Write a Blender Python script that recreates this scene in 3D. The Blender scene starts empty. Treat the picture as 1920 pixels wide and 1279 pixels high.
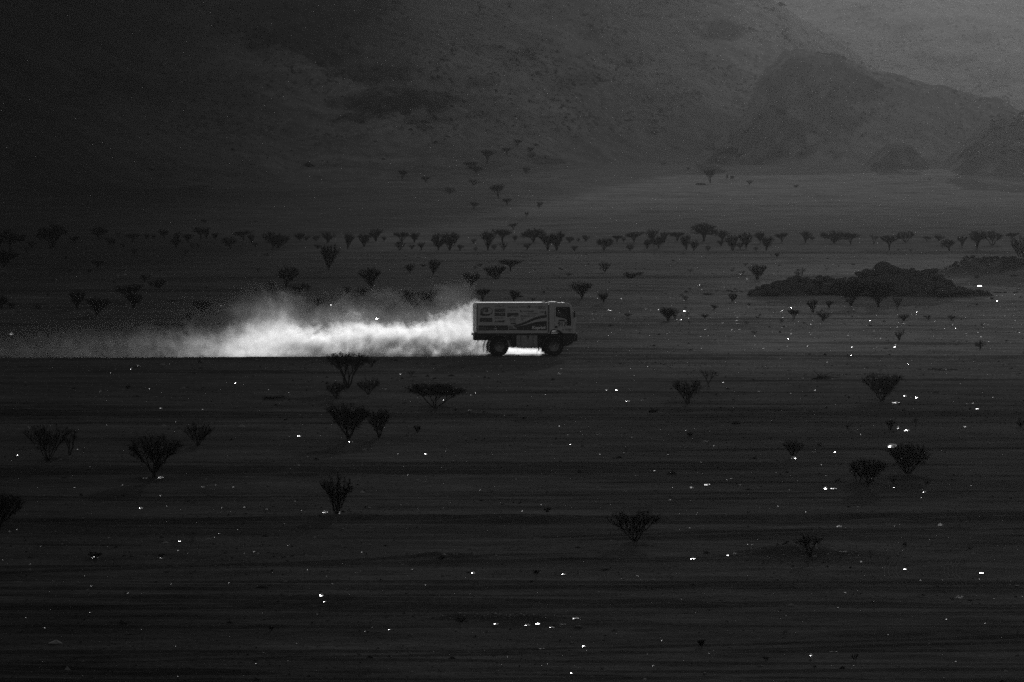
import bpy, bmesh, math, random
import numpy as np
from mathutils import Vector, Matrix, noise as mnoise

random.seed(7)
rng = np.random.default_rng(11)
sc = bpy.context.scene
col = sc.collection
R = math.radians

# ------------------------------------------------------------------ camera
FPX, CAM_Z, HORIZON = 16000.0, 15.4, 200.0
PITCH = math.atan((639.5 - HORIZON) / FPX)
cam_d = bpy.data.cameras.new('camera')
cam_d.sensor_width = 36.0
cam_d.lens = 300.0
cam_d.clip_start = 1.0
cam_d.clip_end = 12000.0
cam = bpy.data.objects.new('camera', cam_d)
cam.location = (0, 0, CAM_Z)
cam.rotation_euler = (math.pi / 2 - PITCH, 0, 0)
col.objects.link(cam)
sc.camera = cam

# ------------------------------------------------------------------ light, sky, exposure
SUN_EL, SUN_AZ = 5.4, 3.9
SUN_STRENGTH, SKY_STRENGTH, EXPOSURE = 3.6, 0.13, -1.0
HAZE_DENSITY, HAZE_G = 1.65e-5, 0.975
world = bpy.data.worlds.new('World')
sc.world = world
world.use_nodes = True
wn = world.node_tree
wn.nodes.clear()
sky = wn.nodes.new('ShaderNodeTexSky')
sky.sky_type = 'NISHITA'
sky.sun_disc = False
sky.sun_elevation = R(SUN_EL)
sky.sun_rotation = R(SUN_AZ)
sky.dust_density = 2.0
bw = wn.nodes.new('ShaderNodeRGBToBW')
bgn = wn.nodes.new('ShaderNodeBackground')
bgn.inputs['Strength'].default_value = SKY_STRENGTH
wo = wn.nodes.new('ShaderNodeOutputWorld')
wn.links.new(sky.outputs[0], bw.inputs[0])
wn.links.new(bw.outputs[0], bgn.inputs['Color'])
wn.links.new(bgn.outputs[0], wo.inputs['Surface'])
sun_d = bpy.data.lights.new('sun', 'SUN')
sun_d.energy = SUN_STRENGTH
sun_d.angle = R(0.53)
sun = bpy.data.objects.new('sun', sun_d)
sv = Vector((math.sin(R(SUN_AZ)) * math.cos(R(SUN_EL)), math.cos(R(SUN_AZ)) * math.cos(R(SUN_EL)), math.sin(R(SUN_EL))))
sun.rotation_euler = sv.to_track_quat('Z', 'Y').to_euler()
sun.location = (300, 3000, 900)
col.objects.link(sun)
vs = sc.view_settings
vs.view_transform = 'Standard'
vs.look = 'None'
vs.gamma = 1.0
vs.use_curve_mapping = False
vs.exposure = EXPOSURE
sc.cycles.volume_bounces = 3
sc.cycles.max_bounces = 6
sc.cycles.use_denoising = False
sc.cycles.use_adaptive_sampling = False
world.cycles.sampling_method = 'NONE'
sc.cycles.volume_max_steps = 256

# ------------------------------------------------------------------ materials (a black-and-white place: all greys)
def mat(name, val, rough=0.8, spec=0.3, var=0.0, scale=3.0, bump=0.0, metal=0.0, transl=0.0, attr=None, attr_val=None, stretch=(1, 1, 1)):
    m = bpy.data.materials.new(name)
    m.use_nodes = True
    nt = m.node_tree
    b = nt.nodes['Principled BSDF']
    b.inputs['Base Color'].default_value = (val, val, val, 1)
    b.inputs['Roughness'].default_value = rough
    b.inputs['Specular IOR Level'].default_value = spec
    b.inputs['Metallic'].default_value = metal
    if var or bump:
        tc = nt.nodes.new('ShaderNodeTexCoord')
        mp = nt.nodes.new('ShaderNodeMapping')
        mp.inputs['Scale'].default_value = stretch
        nz = nt.nodes.new('ShaderNodeTexNoise')
        nz.inputs['Scale'].default_value = scale
        nz.inputs['Detail'].default_value = 6
        nz.inputs['Roughness'].default_value = 0.65
        nt.links.new(tc.outputs['Object'], mp.inputs[0])
        nt.links.new(mp.outputs[0], nz.inputs['Vector'])
        if var:
            mr = nt.nodes.new('ShaderNodeMapRange')
            mr.inputs['From Min'].default_value = 0.3
            mr.inputs['From Max'].default_value = 0.7
            mr.inputs['To Min'].default_value = val * (1 - var)
            mr.inputs['To Max'].default_value = val * (1 + var)
            nt.links.new(nz.outputs['Fac'], mr.inputs['Value'])
            nt.links.new(mr.outputs[0], b.inputs['Base Color'])
        if bump:
            bp = nt.nodes.new('ShaderNodeBump')
            bp.inputs['Strength'].default_value = 1.0
            bp.inputs['Distance'].default_value = bump
            nt.links.new(nz.outputs['Fac'], bp.inputs['Height'])
            nt.links.new(bp.outputs[0], b.inputs['Normal'])
    if transl:
        tr = nt.nodes.new('ShaderNodeBsdfTranslucent')
        tr.inputs['Color'].default_value = (val, val, val, 1)
        mx = nt.nodes.new('ShaderNodeMixShader')
        mx.inputs[0].default_value = transl
        nt.links.new(b.outputs[0], mx.inputs[1])
        nt.links.new(tr.outputs[0], mx.inputs[2])
        nt.links.new(mx.outputs[0], nt.nodes['Material Output'].inputs['Surface'])
    return m

M = dict(
    bark=mat('bark', 0.025, 0.95, 0.05, 0.3, 8.0),
    twig=mat('twigs', 0.02, 0.95, 0.03, 0.3, 4.0),
    leaf=mat('leaves', 0.05, 0.9, 0.05, 0.4, 3.0, transl=0.12),
    rock=mat('dark_rock', 0.12, 0.95, 0.08, 0.4, 0.8, 0.12),
    hillrock=mat('hill_rock', 0.045, 1.0, 0.0, 0.4, 0.5),
    stone=mat('stones', 0.12, 0.95, 0.05, 0.5, 2.0),
    gravel_dark=mat('dark_gravel', 0.035, 1.0, 0.0, 0.3, 2.0),
    gravel_pale=mat('pale_gravel', 0.30, 1.0, 0.0, 0.3, 2.0),
    plastic=mat('white_plastic', 0.85, 0.6, 1.0, 0.0, 7.0, 0.05, transl=0.3),
    paper=mat('pale_litter', 0.8, 0.6, 1.0, 0.0, 12.0, 0.02, transl=0.3),
    paint=mat('white_truck_paint', 0.50, 0.5, 0.7, 0.10, 1.3, 0.0),
    paint2=mat('grey_panel', 0.42, 0.5, 0.4, 0.12, 2.0),
    dark=mat('dark_print', 0.045, 0.5, 0.4, 0.15, 4.0),
    midp=mat('grey_print', 0.20, 0.5, 0.4, 0.12, 4.0),
    lightp=mat('pale_print', 0.85, 0.5, 0.3, 0.05, 4.0),
    black=mat('black_plastic', 0.02, 0.6, 0.3, 0.2, 5.0),
    rubber=mat('dusty_rubber', 0.025, 0.9, 0.1, 0.35, 6.0),
    rim=mat('painted_rim', 0.26, 0.6, 0.4, 0.3, 5.0),
    chassis=mat('chassis_steel', 0.03, 0.7, 0.3, 0.3, 4.0),
    tank=mat('tank_metal', 0.28, 0.5, 0.5, 0.2, 3.0),
    helmet=mat('helmet_shell', 0.75, 0.2, 0.6),
    suit=mat('race_suit', 0.25, 0.8, 0.2, 0.2, 10),
    skin=mat('skin', 0.35, 0.6, 0.3),
    edge=mat('dusty_edge_paint', .6, .8, 1.0),
    guard=mat('mudguard_plastic', 0.075, .7, .4, .2, 4.0),
    seat=mat('seat_fabric', 0.03, 0.9, 0.1, 0.2, 10),
    chrome=mat('bright_metal', 0.7, 0.25, 0.5, metal=1.0),
)
def film(m):
    """thin plastic film: lets the low sun through, scattered forward"""
    nt = m.node_tree
    rf = nt.nodes.new('ShaderNodeBsdfRefraction'); rf.inputs['Roughness'].default_value = .42; rf.inputs['IOR'].default_value = 1.12
    rf.inputs['Color'].default_value = (.9, .9, .9, 1)
    mx = nt.nodes.new('ShaderNodeMixShader'); mx.inputs[0].default_value = .5
    o = nt.nodes['Material Output']; src = o.inputs['Surface'].links[0].from_socket
    nt.links.new(src, mx.inputs[1]); nt.links.new(rf.outputs[0], mx.inputs[2]); nt.links.new(mx.outputs[0], o.inputs['Surface'])
film(M['plastic']); film(M['paper'])
def glass_mat():
    m = bpy.data.materials.new('window_glass')
    m.use_nodes = True
    nt = m.node_tree
    nt.nodes.clear()
    o = nt.nodes.new('ShaderNodeOutputMaterial')
    t = nt.nodes.new('ShaderNodeBsdfTransparent')
    t.inputs[0].default_value = (0.6, 0.6, 0.6, 1)
    g = nt.nodes.new('ShaderNodeBsdfGlossy')
    g.inputs['Roughness'].default_value = 0.06
    f = nt.nodes.new('ShaderNodeFresnel')
    f.inputs[0].default_value = 1.45
    mx = nt.nodes.new('ShaderNodeMixShader')
    nt.links.new(f.outputs[0], mx.inputs[0])
    nt.links.new(t.outputs[0], mx.inputs[1])
    nt.links.new(g.outputs[0], mx.inputs[2])
    nt.links.new(mx.outputs[0], o.inputs['Surface'])
    return m
M['glass'] = glass_mat()

# ------------------------------------------------------------------ numpy noise
def _hash(ix, iy, seed):
    h = (ix.astype(np.int64) * 374761393 + iy.astype(np.int64) * 668265263 + seed * 974634777) & 0x7fffffff
    h = ((h ^ (h >> 13)) * 1274126177) & 0x7fffffff
    h = (h ^ (h >> 16)) & 0xffffff
    return h / float(0xffffff) * 2 - 1
def vnoise(x, y, seed=0):
    xi, yi = np.floor(x), np.floor(y)
    fx, fy = x - xi, y - yi
    ux, uy = fx * fx * fx * (fx * (fx * 6 - 15) + 10), fy * fy * fy * (fy * (fy * 6 - 15) + 10)
    xi, yi = xi.astype(np.int64), yi.astype(np.int64)
    a, b = _hash(xi, yi, seed), _hash(xi + 1, yi, seed)
    c, d = _hash(xi, yi + 1, seed), _hash(xi + 1, yi + 1, seed)
    return (a * (1 - ux) + b * ux) * (1 - uy) + (c * (1 - ux) + d * ux) * uy
def fbm(x, y, octv=4, seed=0, gain=0.5):
    s, a = 0.0, 1.0
    for o in range(octv):
        s = s + a * vnoise(x * 2 ** o + 17.3 * o, y * 2 ** o - 9.1 * o, seed + o)
        a *= gain
    return s
def sstep(a, b, x):
    t = np.clip((x - a) / (b - a), 0, 1)
    return t * t * (3 - 2 * t)

def D_of(py):
    return FPX * CAM_Z / (py - HORIZON)
def X_of(px, D):
    return (px - 960.0) * D / FPX

# ------------------------------------------------------------------ the plain: relief function
# tracks worn across the plain: (height in the photo at left and right, depth of rut, width, pair or not, x-range)
TRACKS = [
    (665, 671, .14, 1.0, 1, None), (672, 673, .10, .8, 0, None),
    (702, 700, .07, .5, 1, (-200, -8)), (690, 694, .04, .5, 0, None),
    (722, 716, .05, .5, 0, None), (735, 738, .06, .4, 0, (-4, 300)),
    (765, 772, .06, .5, 1, None), (778, 781, .16, .9, 0, None), (786, 783, .12, .7, 1, (-300, 300)),
    (797, 793, .08, .5, 0, None), (757, 761, .05, .5, 0, None),
    (828, 822, .03, .4, 0, None), (853, 842, .06, .5, 0, (5, 400)), (866, 872, .05, .4, 0, None),
    (880, 878, .13, .6, 1, (-300, 8)), (889, 880, .18, .6, 0, (-300, 0)), (884, 892, .07, .6, 0, None),
    (900, 906, .05, .3, 0, (3, 400)), (932, 921, .06, .3, 0, None), (937, 930, .05, .3, 0, None),
    (953, 950, .02, .3, 0, None),
    (990, 977, .22, .55, 0, None), (986, 982, .12, .4, 0, None), (997, 1006, .05, .3, 0, (-300, -5)),
    (1042, 1000, .06, .35, 1, (1, 300)), (1062, 1012, .05, .3, 0, (2, 300)), (1037, 1048, .04, .3, 1, (-4, 8)),
    (1085, 1020, .06, .3, 0, (-300, 0)), (1075, 1052, .05, .3, 0, (-300, 6)), (1030, 1042, .03, .3, 0, (-300, -3)),
    (1110, 1105, .05, .3, 0, None), (1101, 1112, .04, .25, 1, None), (1125, 1128, .05, .3, 0, (-300, 2)),
    (1148, 1136, .15, .35, 0, (-300, 4)), (1152, 1143, .10, .3, 0, None), (1128, 1147, .08, .3, 0, (-14, 300)),
    (1165, 1160, .04, .25, 0, None), (1182, 1185, .03, .25, 0, None), (1240, 1205, .06, .25, 1, (-14, 300)),
    (1222, 1216, .04, .25, 0, None), (1232, 1238, .05, .25, 0, (-10, 300)), (1256, 1248, .06, .25, 0, None),
    (1245, 1268, .05, .25, 0, None), (1268, 1262, .06, .25, 0, None), (1275, 1277, .07, .25, 0, None),
    (527, 524, .22, 2.2, 0, None), (534, 540, .08, 1.2, 0, (8, 500)), (505, 502, .06, 1.5, 0, None),
    (478, 477, .20, 3.0, 0, None), (486, 492, .08, 2.0, 0, None), (548, 552, .07, 1.2, 0, None),
    (572, 568, .08, 1.0, 0, None), (584, 586, .13, .9, 0, (8, 500)), (594, 597, .09, .8, 0, (5, 500)),
    (603, 601, .11, .8, 0, (10, 500)), (590, 583, .06, .8, 0, None), (612, 616, .06, .8, 0, None),
    (628, 624, .05, .7, 0, None), (641, 645, .07, .7, 0, None), (652, 655, .07, .6, 0, None), (658, 661, .09, .6, 0, None),
]
# low mounds of sand: px, py of the foot, half-width m, depth m, height m
MOUNDS = [
    (1190, 1034, 1.0, 1.6, .10), (1525, 1054, 2.3, 3.0, .22), (1430, 1056, 1.3, 1.5, .10), (1705, 900, .9, 2.0, .22), (1620, 914, 1.1, 1.8, .15),
    (1000, 990, 1.9, 2.4, .15), (790, 768, 1.8, 2.0, .14), (292, 897, 1.1, 1.5, .12), (510, 748, 1.2, 1.8, .18),
    (100, 866, .9, 1.2, .10), (820, 1058, 1.4, 1.8, .12), (975, 1174, 1.3, 1.4, .14), (860, 1170, .8, 1.0, .14), (1290, 760, 1.5, 2.0, .10),
    (630, 750, 1.6, 2.0, .10), (1650, 765, 1.6, 3.0, .10), (655, 830, 1.2, 2.0, .08), (262, 955, .9, 1.0, .08), (1800, 1075, 1.1, 1.3, .10),
    (1540, 712, 1.4, 1.5, .12), (980, 707, 1.0, 1.6, .14), (1328, 546, 1.1, 3.0, .3), (1560, 560, 7.0, 10.0, .35), (1480, 545, 3.0, 6.0, .3),
    (1900, 535, 6.5, 12.0, 1.0), (1840, 530, 4.0, 8.0, .55), (1990, 532, 8.0, 14.0, 1.2), (250, 585, 2.0, 5.0, .15), (1830, 550, 3.0, 5.0, .3),
    (1410, 626, 1.5, 3.0, .15), (830, 535, 3.0, 6.0, .15), (1420, 528, 2.0, 5.0, .15), (1500, 1052, 1.0, 1.5, .1),
]
def plain(x, y):
    x = np.asarray(x, float); y = np.asarray(y, float)
    far = sstep(420, 700, y)
    h = 0.16 * vnoise(x / 90, y / 38, 1) + 0.07 * fbm(x / 34 + .03 * y, y / 11, 3, 2)
    h = h + (0.028 + .03 * far) * fbm(x / 13, y / 2.6, 3, 3) + 0.012 * fbm(x / 2.2, y / 1.1, 3, 4)
    wob = 0.35 * vnoise(x / 23, y * 0, 5) + .12 * vnoise(x / 5.0, y * 0 + 3, 6)
    tr = np.zeros_like(h)
    for k, (yl, yr, dep, wid, pair, xr) in enumerate(TRACKS):
        Dl, Dr = D_of(yl), D_of(yr)
        Dm = .5 * (Dl + Dr)
        xl, xR = X_of(0, Dl), X_of(1920, Dr)
        line = Dl + (Dr - Dl) * (x - xl) / (xR - xl) + wob * (1 + k % 3 * .5) * (Dm / 420.0)
        amp = dep * (0.62 + 0.55 * vnoise(x / 16.0 + k * 5.1, x * 0 + k, 31)) * 1.0
        if xr:
            amp = amp * sstep(xr[0] - 4, xr[0] + 8, x) * (1 - sstep(xr[1] - 6, xr[1] + 8, x))
        for off in ((0, 2.05) if pair else (0,)):
            d = (y - line - off) / (wid * 1.15)
            near = np.exp(-d * d)
            tr = tr - amp * near + .55 * amp * np.exp(-((d - 1.75) / .8) ** 2) + .3 * amp * np.exp(-((d + 1.9) / .9) ** 2)
    h = h + 1.8 * tr
    for (px, py, wx, wy, hh) in MOUNDS:
        D = D_of(py)
        mx = X_of(px, D)
        dx, dy = (x - mx) / wx, (y - D - wy * .6) / wy
        g = np.exp(-(dx * dx + dy * dy))
        h = h + hh * g * (1 + .3 * fbm(x / (.5 * wx), y / (.5 * wy), 3, 8))
    fade = 1 - sstep(890, 955, y)
    return h * fade

# ------------------------------------------------------------------ the hills: relief function
def crest(pts):
    w = []
    for px, py, D in pts:
        w.append((X_of(px, D), D, CAM_Z + (HORIZON - py) * D / FPX))
    w.sort()
    a = np.array(w)
    return a[:, 0], a[:, 1], a[:, 2]
SP_A = crest([(-1500, -900, 1700), (-300, -330, 1700), (0, -150, 1690), (250, -20, 1680), (400, 25, 1670), (500, 70, 1655), (600, 128, 1640),
              (660, 165, 1625), (740, 205, 1610), (860, 265, 1590), (930, 305, 1570), (1000, 328, 1560), (1060, 345, 1550), (1400, 420, 1530)])
SP_B = (np.array([-600, -300, -60, 20, 45, 65, 76, 93, 108, 123, 180, 400.]), np.array([2000, 2020, 2060, 2090, 2100, 2100, 2120, 2150, 2180, 2200, 2250, 2300.]), np.array([210, 140, 80, 58, 50, 42.5, 34.0, 22.6, 18.5, 16.0, 8, -20.]))
SP_C = crest([(1240, 345, 1930), (1290, 330, 1930), (1330, 288, 1930), (1370, 258, 1935), (1405, 238, 1940), (1437, 200, 1945), (1455, 150, 1950), (1500, 104, 1955),
              (1535, 97, 1960), (1562, 100, 1960), (1600, 128, 1960), (1640, 142, 1960), (1700, 150, 1960), (1800, 165, 1965), (1880, 185, 1965), (1960, 215, 1970), (2200, 260, 1970), (2600, 330, 1970)])
SP_D = crest([(1600, 345, 1830), (1640, 318, 1830), (1655, 292, 1830), (1685, 272, 1830), (1715, 268, 1830), (1740, 280, 1830), (1760, 312, 1830), (1800, 345, 1830)])
SP_F = crest([(1740, 350, 1790), (1790, 310, 1790), (1835, 262, 1790), (1880, 222, 1795), (1930, 205, 1800), (2000, 190, 1800), (2200, 180, 1800), (2600, 300, 1800)])
SP_E = (np.array([-900, 0, 100, 200, 300, 400, 900.]), np.full(7, 3350.0), np.array([120, 102, 92, 86, 92, 104, 130.]))
SP_SHADE = (np.array([-900, 12, 38, 54, 63, 90, 900.]), np.full(7, 2190.0), np.array([240, 225, 190, 150, 36, -10, -10.]))  # unseen ridge, added to shade the haze and ground at left and centre
SPURS = [(SP_A, .24, .5), (SP_B, .42, .6), (SP_C, .52, .3), (SP_D, .6, .8), (SP_F, .4, .4), (SP_E, .2, .4), (SP_SHADE, 3.0, 2.0)]
def smax(a, b, k):
    h = np.clip(.5 + .5 * (a - b) / k, 0, 1)
    return b * (1 - h) + a * h + k * h * (1 - h)
def hills(x, y, detail=True):
    x = np.asarray(x, float); y = np.asarray(y, float)
    wx = x + 5 * vnoise(x / 30, y / 30, 41)
    wy = y + 8 * vnoise(x / 45, y / 80, 42)
    z = .0035 * np.maximum(0, y - 1150) + 0.5 * fbm(x / 60, y / 90, 3, 43) * sstep(960, 1150, y)
    for i, ((cx, cd, cz), sf, sb) in enumerate(SPURS):
        zc = np.interp(wx, cx, cz); yc = np.interp(wx, cx, cd)
        d = yc - wy
        if i in (1, 2, 4): d = d - .8 * np.minimum(np.maximum(d, 0), 30)
        zz = np.where(d > 0, zc - sf * d * (1 - .12 * np.clip(d / 200, 0, 1)), zc + sb * d)
        z = smax(zz, z, 2.6 if i in (2, 3, 4) else 2.2)
    rise = sstep(2, 14, z)
    r1 = 1 - np.abs(vnoise(wx / 17 + .6 * vnoise(x / 40, y / 50, 55), wy / 45, 50))
    z = z + rise * (2.4 * fbm(wx / 34, wy / 60, 4, 47, .55) + .9 * (r1 - .6)) + .10 * fbm(x / 5, y / 7, 3, 48) * sstep(960, 1010, y)
    g1 = 1 - np.abs(vnoise((x + 1.7 * z) / 8.0, (z - .3 * x) / 34, 57)); g2 = 1 - np.abs(vnoise((x + 1.2 * z) / 3.6, (z - .3 * x) / 17, 58))
    z = z + rise * (1.1 * (g1 - .7) + .45 * (g2 - .7))
    z = z + rise * .34 * fbm(x / 4.0, y / 7.0, 3, 49)
    return z * sstep(955, 1000, y)

def surf(x, y):
    return float(plain(x, y)) if y < 957 else float(hills(x, y))

def ray(px, py):
    cx, cy = (px - 960.0) / FPX, (639.5 - py) / FPX
    dy = math.cos(PITCH) + cy * math.sin(PITCH)
    dz = -math.sin(PITCH) + cy * math.cos(PITCH)
    return cx / dy, dz / dy          # x and z per metre of y
def at(px, py):
    """where the line of sight through a point of the photo meets the ground"""
    rx, rz = ray(px, py)
    if py > 462:
        y = CAM_Z / -rz
        for _ in range(8):
            y2 = (CAM_Z - surf(rx * y, y)) / -rz
            y = .5 * y + .5 * y2
        if y < 955:
            return Vector((rx * y, y, surf(rx * y, y)))
    ys = np.arange(880.0, 2900.0, 4.0)
    zs = np.where(ys < 957, plain(rx * ys, ys), hills(rx * ys, ys))
    below = np.nonzero(CAM_Z + rz * ys < zs)[0]
    y = ys[below[0]] if len(below) else 1500.0
    return Vector((rx * y, y, surf(rx * y, y)))
def ppm(P):                            # photo pixels per metre at a place
    return FPX / P.y

# ------------------------------------------------------------------ object helpers
def props(o, label=None, cat=None, group=None, kind=None):
    if label: o['label'] = label
    if cat: o['category'] = cat
    if group: o['group'] = group
    if kind: o['kind'] = kind
    return o
def mesh_np(name, verts, faces, material=None, smooth=False):
    me = bpy.data.meshes.new(name)
    me.from_pydata(verts, [], faces)
    if material: me.materials.append(material)
    if smooth:
        me.polygons.foreach_set('use_smooth', [True] * len(me.polygons))
    me.update()
    return me
def link(name, me, parent=None):
    o = bpy.data.objects.new(name, me)
    col.objects.link(o)
    if parent is not None: o.parent = parent
    return o
def empty(name, loc, rz=0.0):
    o = bpy.data.objects.new(name, None)
    o.empty_display_size = .2
    o.location = loc
    o.rotation_euler = (0, 0, rz)
    col.objects.link(o)
    return o

# ------------------------------------------------------------------ ground sheets
def grid_sheet(name, us, ys, f, material, attr=None):
    U, Y = np.meshgrid(us, ys)
    X = U * Y
    Z = f(X, Y)
    n, m = len(ys), len(us)
    co = np.stack([X, Y, Z], -1).reshape(-1, 3).astype(np.float32)
    idx = np.arange(n * m).reshape(n, m)
    q = np.stack([idx[:-1, :-1], idx[:-1, 1:], idx[1:, 1:], idx[1:, :-1]], -1).reshape(-1, 4).astype(np.int32)
    me = bpy.data.meshes.new(name)
    me.vertices.add(len(co)); me.vertices.foreach_set('co', co.ravel())
    me.loops.add(q.size); me.loops.foreach_set('vertex_index', q.ravel())
    me.polygons.add(len(q))
    me.polygons.foreach_set('loop_start', np.arange(0, q.size, 4, dtype=np.int32))
    me.polygons.foreach_set('loop_total', np.full(len(q), 4, dtype=np.int32))
    me.polygons.foreach_set('use_smooth', np.ones(len(q), dtype=bool))
    me.update(calc_edges=True)
    if attr is not None:
        a = me.attributes.new('rocky', 'FLOAT', 'POINT')
        a.data.foreach_set('value', attr(X, Y, Z).ravel().astype(np.float32))
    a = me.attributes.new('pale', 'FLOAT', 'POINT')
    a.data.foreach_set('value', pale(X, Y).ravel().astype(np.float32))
    me.materials.append(material)
    o = link(name, me)
    props(o, kind='structure')
    return o

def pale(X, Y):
    """how pale the soil is from place to place: a wash of pale gravel right of the road's middle, and light falloff painted in: brighter fan, middle slope and ridge top, darker left"""
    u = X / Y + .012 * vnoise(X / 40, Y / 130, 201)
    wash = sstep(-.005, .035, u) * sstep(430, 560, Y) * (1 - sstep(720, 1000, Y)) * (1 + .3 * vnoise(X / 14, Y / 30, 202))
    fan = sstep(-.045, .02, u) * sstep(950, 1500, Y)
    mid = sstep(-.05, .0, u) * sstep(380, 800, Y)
    left = 1 - sstep(-.062, -.005, u)  # falloff of light to the left, darkened into the ground colour
    crown = sstep(.012, .03, u) * sstep(1960, 2060, Y)  # sunlit ridge top, its brightness painted into the colour
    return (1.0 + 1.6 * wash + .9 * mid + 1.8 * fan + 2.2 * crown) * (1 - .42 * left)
def sand_material():
    m = bpy.data.materials.new('desert_sand')
    m.use_nodes = True
    nt = m.node_tree; N = nt.nodes.new; L = nt.links.new
    b = nt.nodes['Principled BSDF']
    geo = N('ShaderNodeNewGeometry')
    def nz(scale, stretch, detail=5, rough=.6):
        mp = N('ShaderNodeMapping'); mp.inputs['Scale'].default_value = stretch
        t = N('ShaderNodeTexNoise'); t.inputs['Scale'].default_value = scale
        t.inputs['Detail'].default_value = detail; t.inputs['Roughness'].default_value = rough
        L(geo.outputs['Position'], mp.inputs[0]); L(mp.outputs[0], t.inputs['Vector'])
        return t.outputs['Fac']
    def rng_(v, a, b_, c, d):
        r = N('ShaderNodeMapRange'); L(v, r.inputs['Value'])
        for k, q in zip(('From Min', 'From Max', 'To Min', 'To Max'), (a, b_, c, d)): r.inputs[k].default_value = q
        return r.outputs[0]
    def mul(a, b_):
        r = N('ShaderNodeMath'); r.operation = 'MULTIPLY'; L(a, r.inputs[0])
        if isinstance(b_, float): r.inputs[1].default_value = b_
        else: L(b_, r.inputs[1])
        return r.outputs[0]
    big = rng_(nz(.035, (1, 2.2, 1), 4), .3, .7, .75, 1.25)
    wind = rng_(nz(.3, (.9, 1.0, 1), 6, .7), .3, .7, .6, 1.32)
    grit = rng_(nz(6.0, (1, .5, 1), 4, .75), .25, .75, .6, 1.35)
    fine = rng_(nz(22.0, (1, .4, 1), 3, .8), .25, .75, .7, 1.3)
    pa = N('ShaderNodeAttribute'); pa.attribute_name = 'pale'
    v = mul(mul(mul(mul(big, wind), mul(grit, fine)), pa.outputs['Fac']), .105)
    at_ = N('ShaderNodeAttribute'); at_.attribute_name = 'rocky'
    rk = rng_(nz(.5, (1, .5, 1), 6, .7), .3, .7, .025, .09)
    # small dark rocks and scrub stippling the slopes
    sxyz = N('ShaderNodeSeparateXYZ'); L(geo.outputs['Position'], sxyz.inputs[0])
    onhill = rng_(sxyz.outputs[2], 4.0, 11.0, 0.0, 1.0)
    stip = rng_(nz(.75, (1, .22, 1.5), 4, .7), .53, .60, 0.0, 1.0)
    stip2 = rng_(nz(2.2, (1, .22, 1.5), 3, .7), .55, .64, 0.0, .75)
    grp = rng_(nz(.055, (1, .5, 2.0), 4, .65), .44, .58, .2, 1.0)
    stp = N('ShaderNodeMath'); stp.operation = 'MAXIMUM'; L(stip, stp.inputs[0]); L(stip2, stp.inputs[1])
    stm = mul(mul(stp.outputs[0], grp), onhill)
    rmx = N('ShaderNodeMath'); rmx.operation = 'MAXIMUM'; L(at_.outputs['Fac'], rmx.inputs[0]); L(stm, rmx.inputs[1])
    mx = N('ShaderNodeMix'); mx.data_type = 'FLOAT'
    L(rmx.outputs[0], mx.inputs[0]); L(v, mx.inputs[2]); L(rk, mx.inputs[3])
    L(mx.outputs[0], b.inputs['Base Color'])
    b.inputs['Roughness'].default_value = 1.0
    sp = N('ShaderNodeMath'); sp.operation = 'MULTIPLY_ADD'; L(at_.outputs['Fac'], sp.inputs[0]); sp.inputs[1].default_value = 0; sp.inputs[2].default_value = 0
    L(sp.outputs[0], b.inputs['Specular IOR Level'])
    bp = N('ShaderNodeBump'); bp.inputs['Strength'].default_value = 1.0; bp.inputs['Distance'].default_value = .05
    bp2 = N('ShaderNodeBump'); bp2.inputs['Strength'].default_value = 1.0; bp2.inputs['Distance'].default_value = .0015
    L(nz(.9, (.8, 1.0, 1), 6, .7), bp.inputs['Height'])
    L(nz(12.0, (1, 1, 1), 4, .7), bp2.inputs['Height'])
    L(bp.outputs[0], bp2.inputs['Normal']); L(bp2.outputs[0], b.inputs['Normal'])
    return m
M['sand'] = sand_material()
M['turned'] = mat('turned_soil', .17, 1.0, 0.0, .2, 5.0)

ys_plain = []
y = 205.0
while y < 960:
    ys_plain.append(y)
    y += max(.16, .62 * y * y / (FPX * CAM_Z))
ys_plain.append(960.0)
def stony(X, Y, Z):
    a = np.zeros_like(X)
    for px, py, wx, wy, k in ((1900, 531, 6.5, 8, .8), (1840, 527, 4.5, 6, .7), (1990, 531, 8, 9, .8), (1600, 548, 9, 5, .35), (1525, 1056, 2.2, 2.0, .6), (965, 1174, 1.6, 1.2, .6), (835, 1058, 1.5, 1.2, .5), (1000, 990, 1.9, 1.8, .5)):
        D = D_of(py)
        a = np.maximum(a, k * np.exp(-((X - X_of(px, D)) / wx) ** 2 - ((Y - D) / wy) ** 2))
    return np.clip(a * (1 + .8 * fbm(X / 1.6, Y / 2.4, 3, 88)), 0, 1)
grid_sheet('desert_plain', np.linspace(-.078, .078, 380), np.array(ys_plain), plain, M['sand'], stony)

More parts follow.
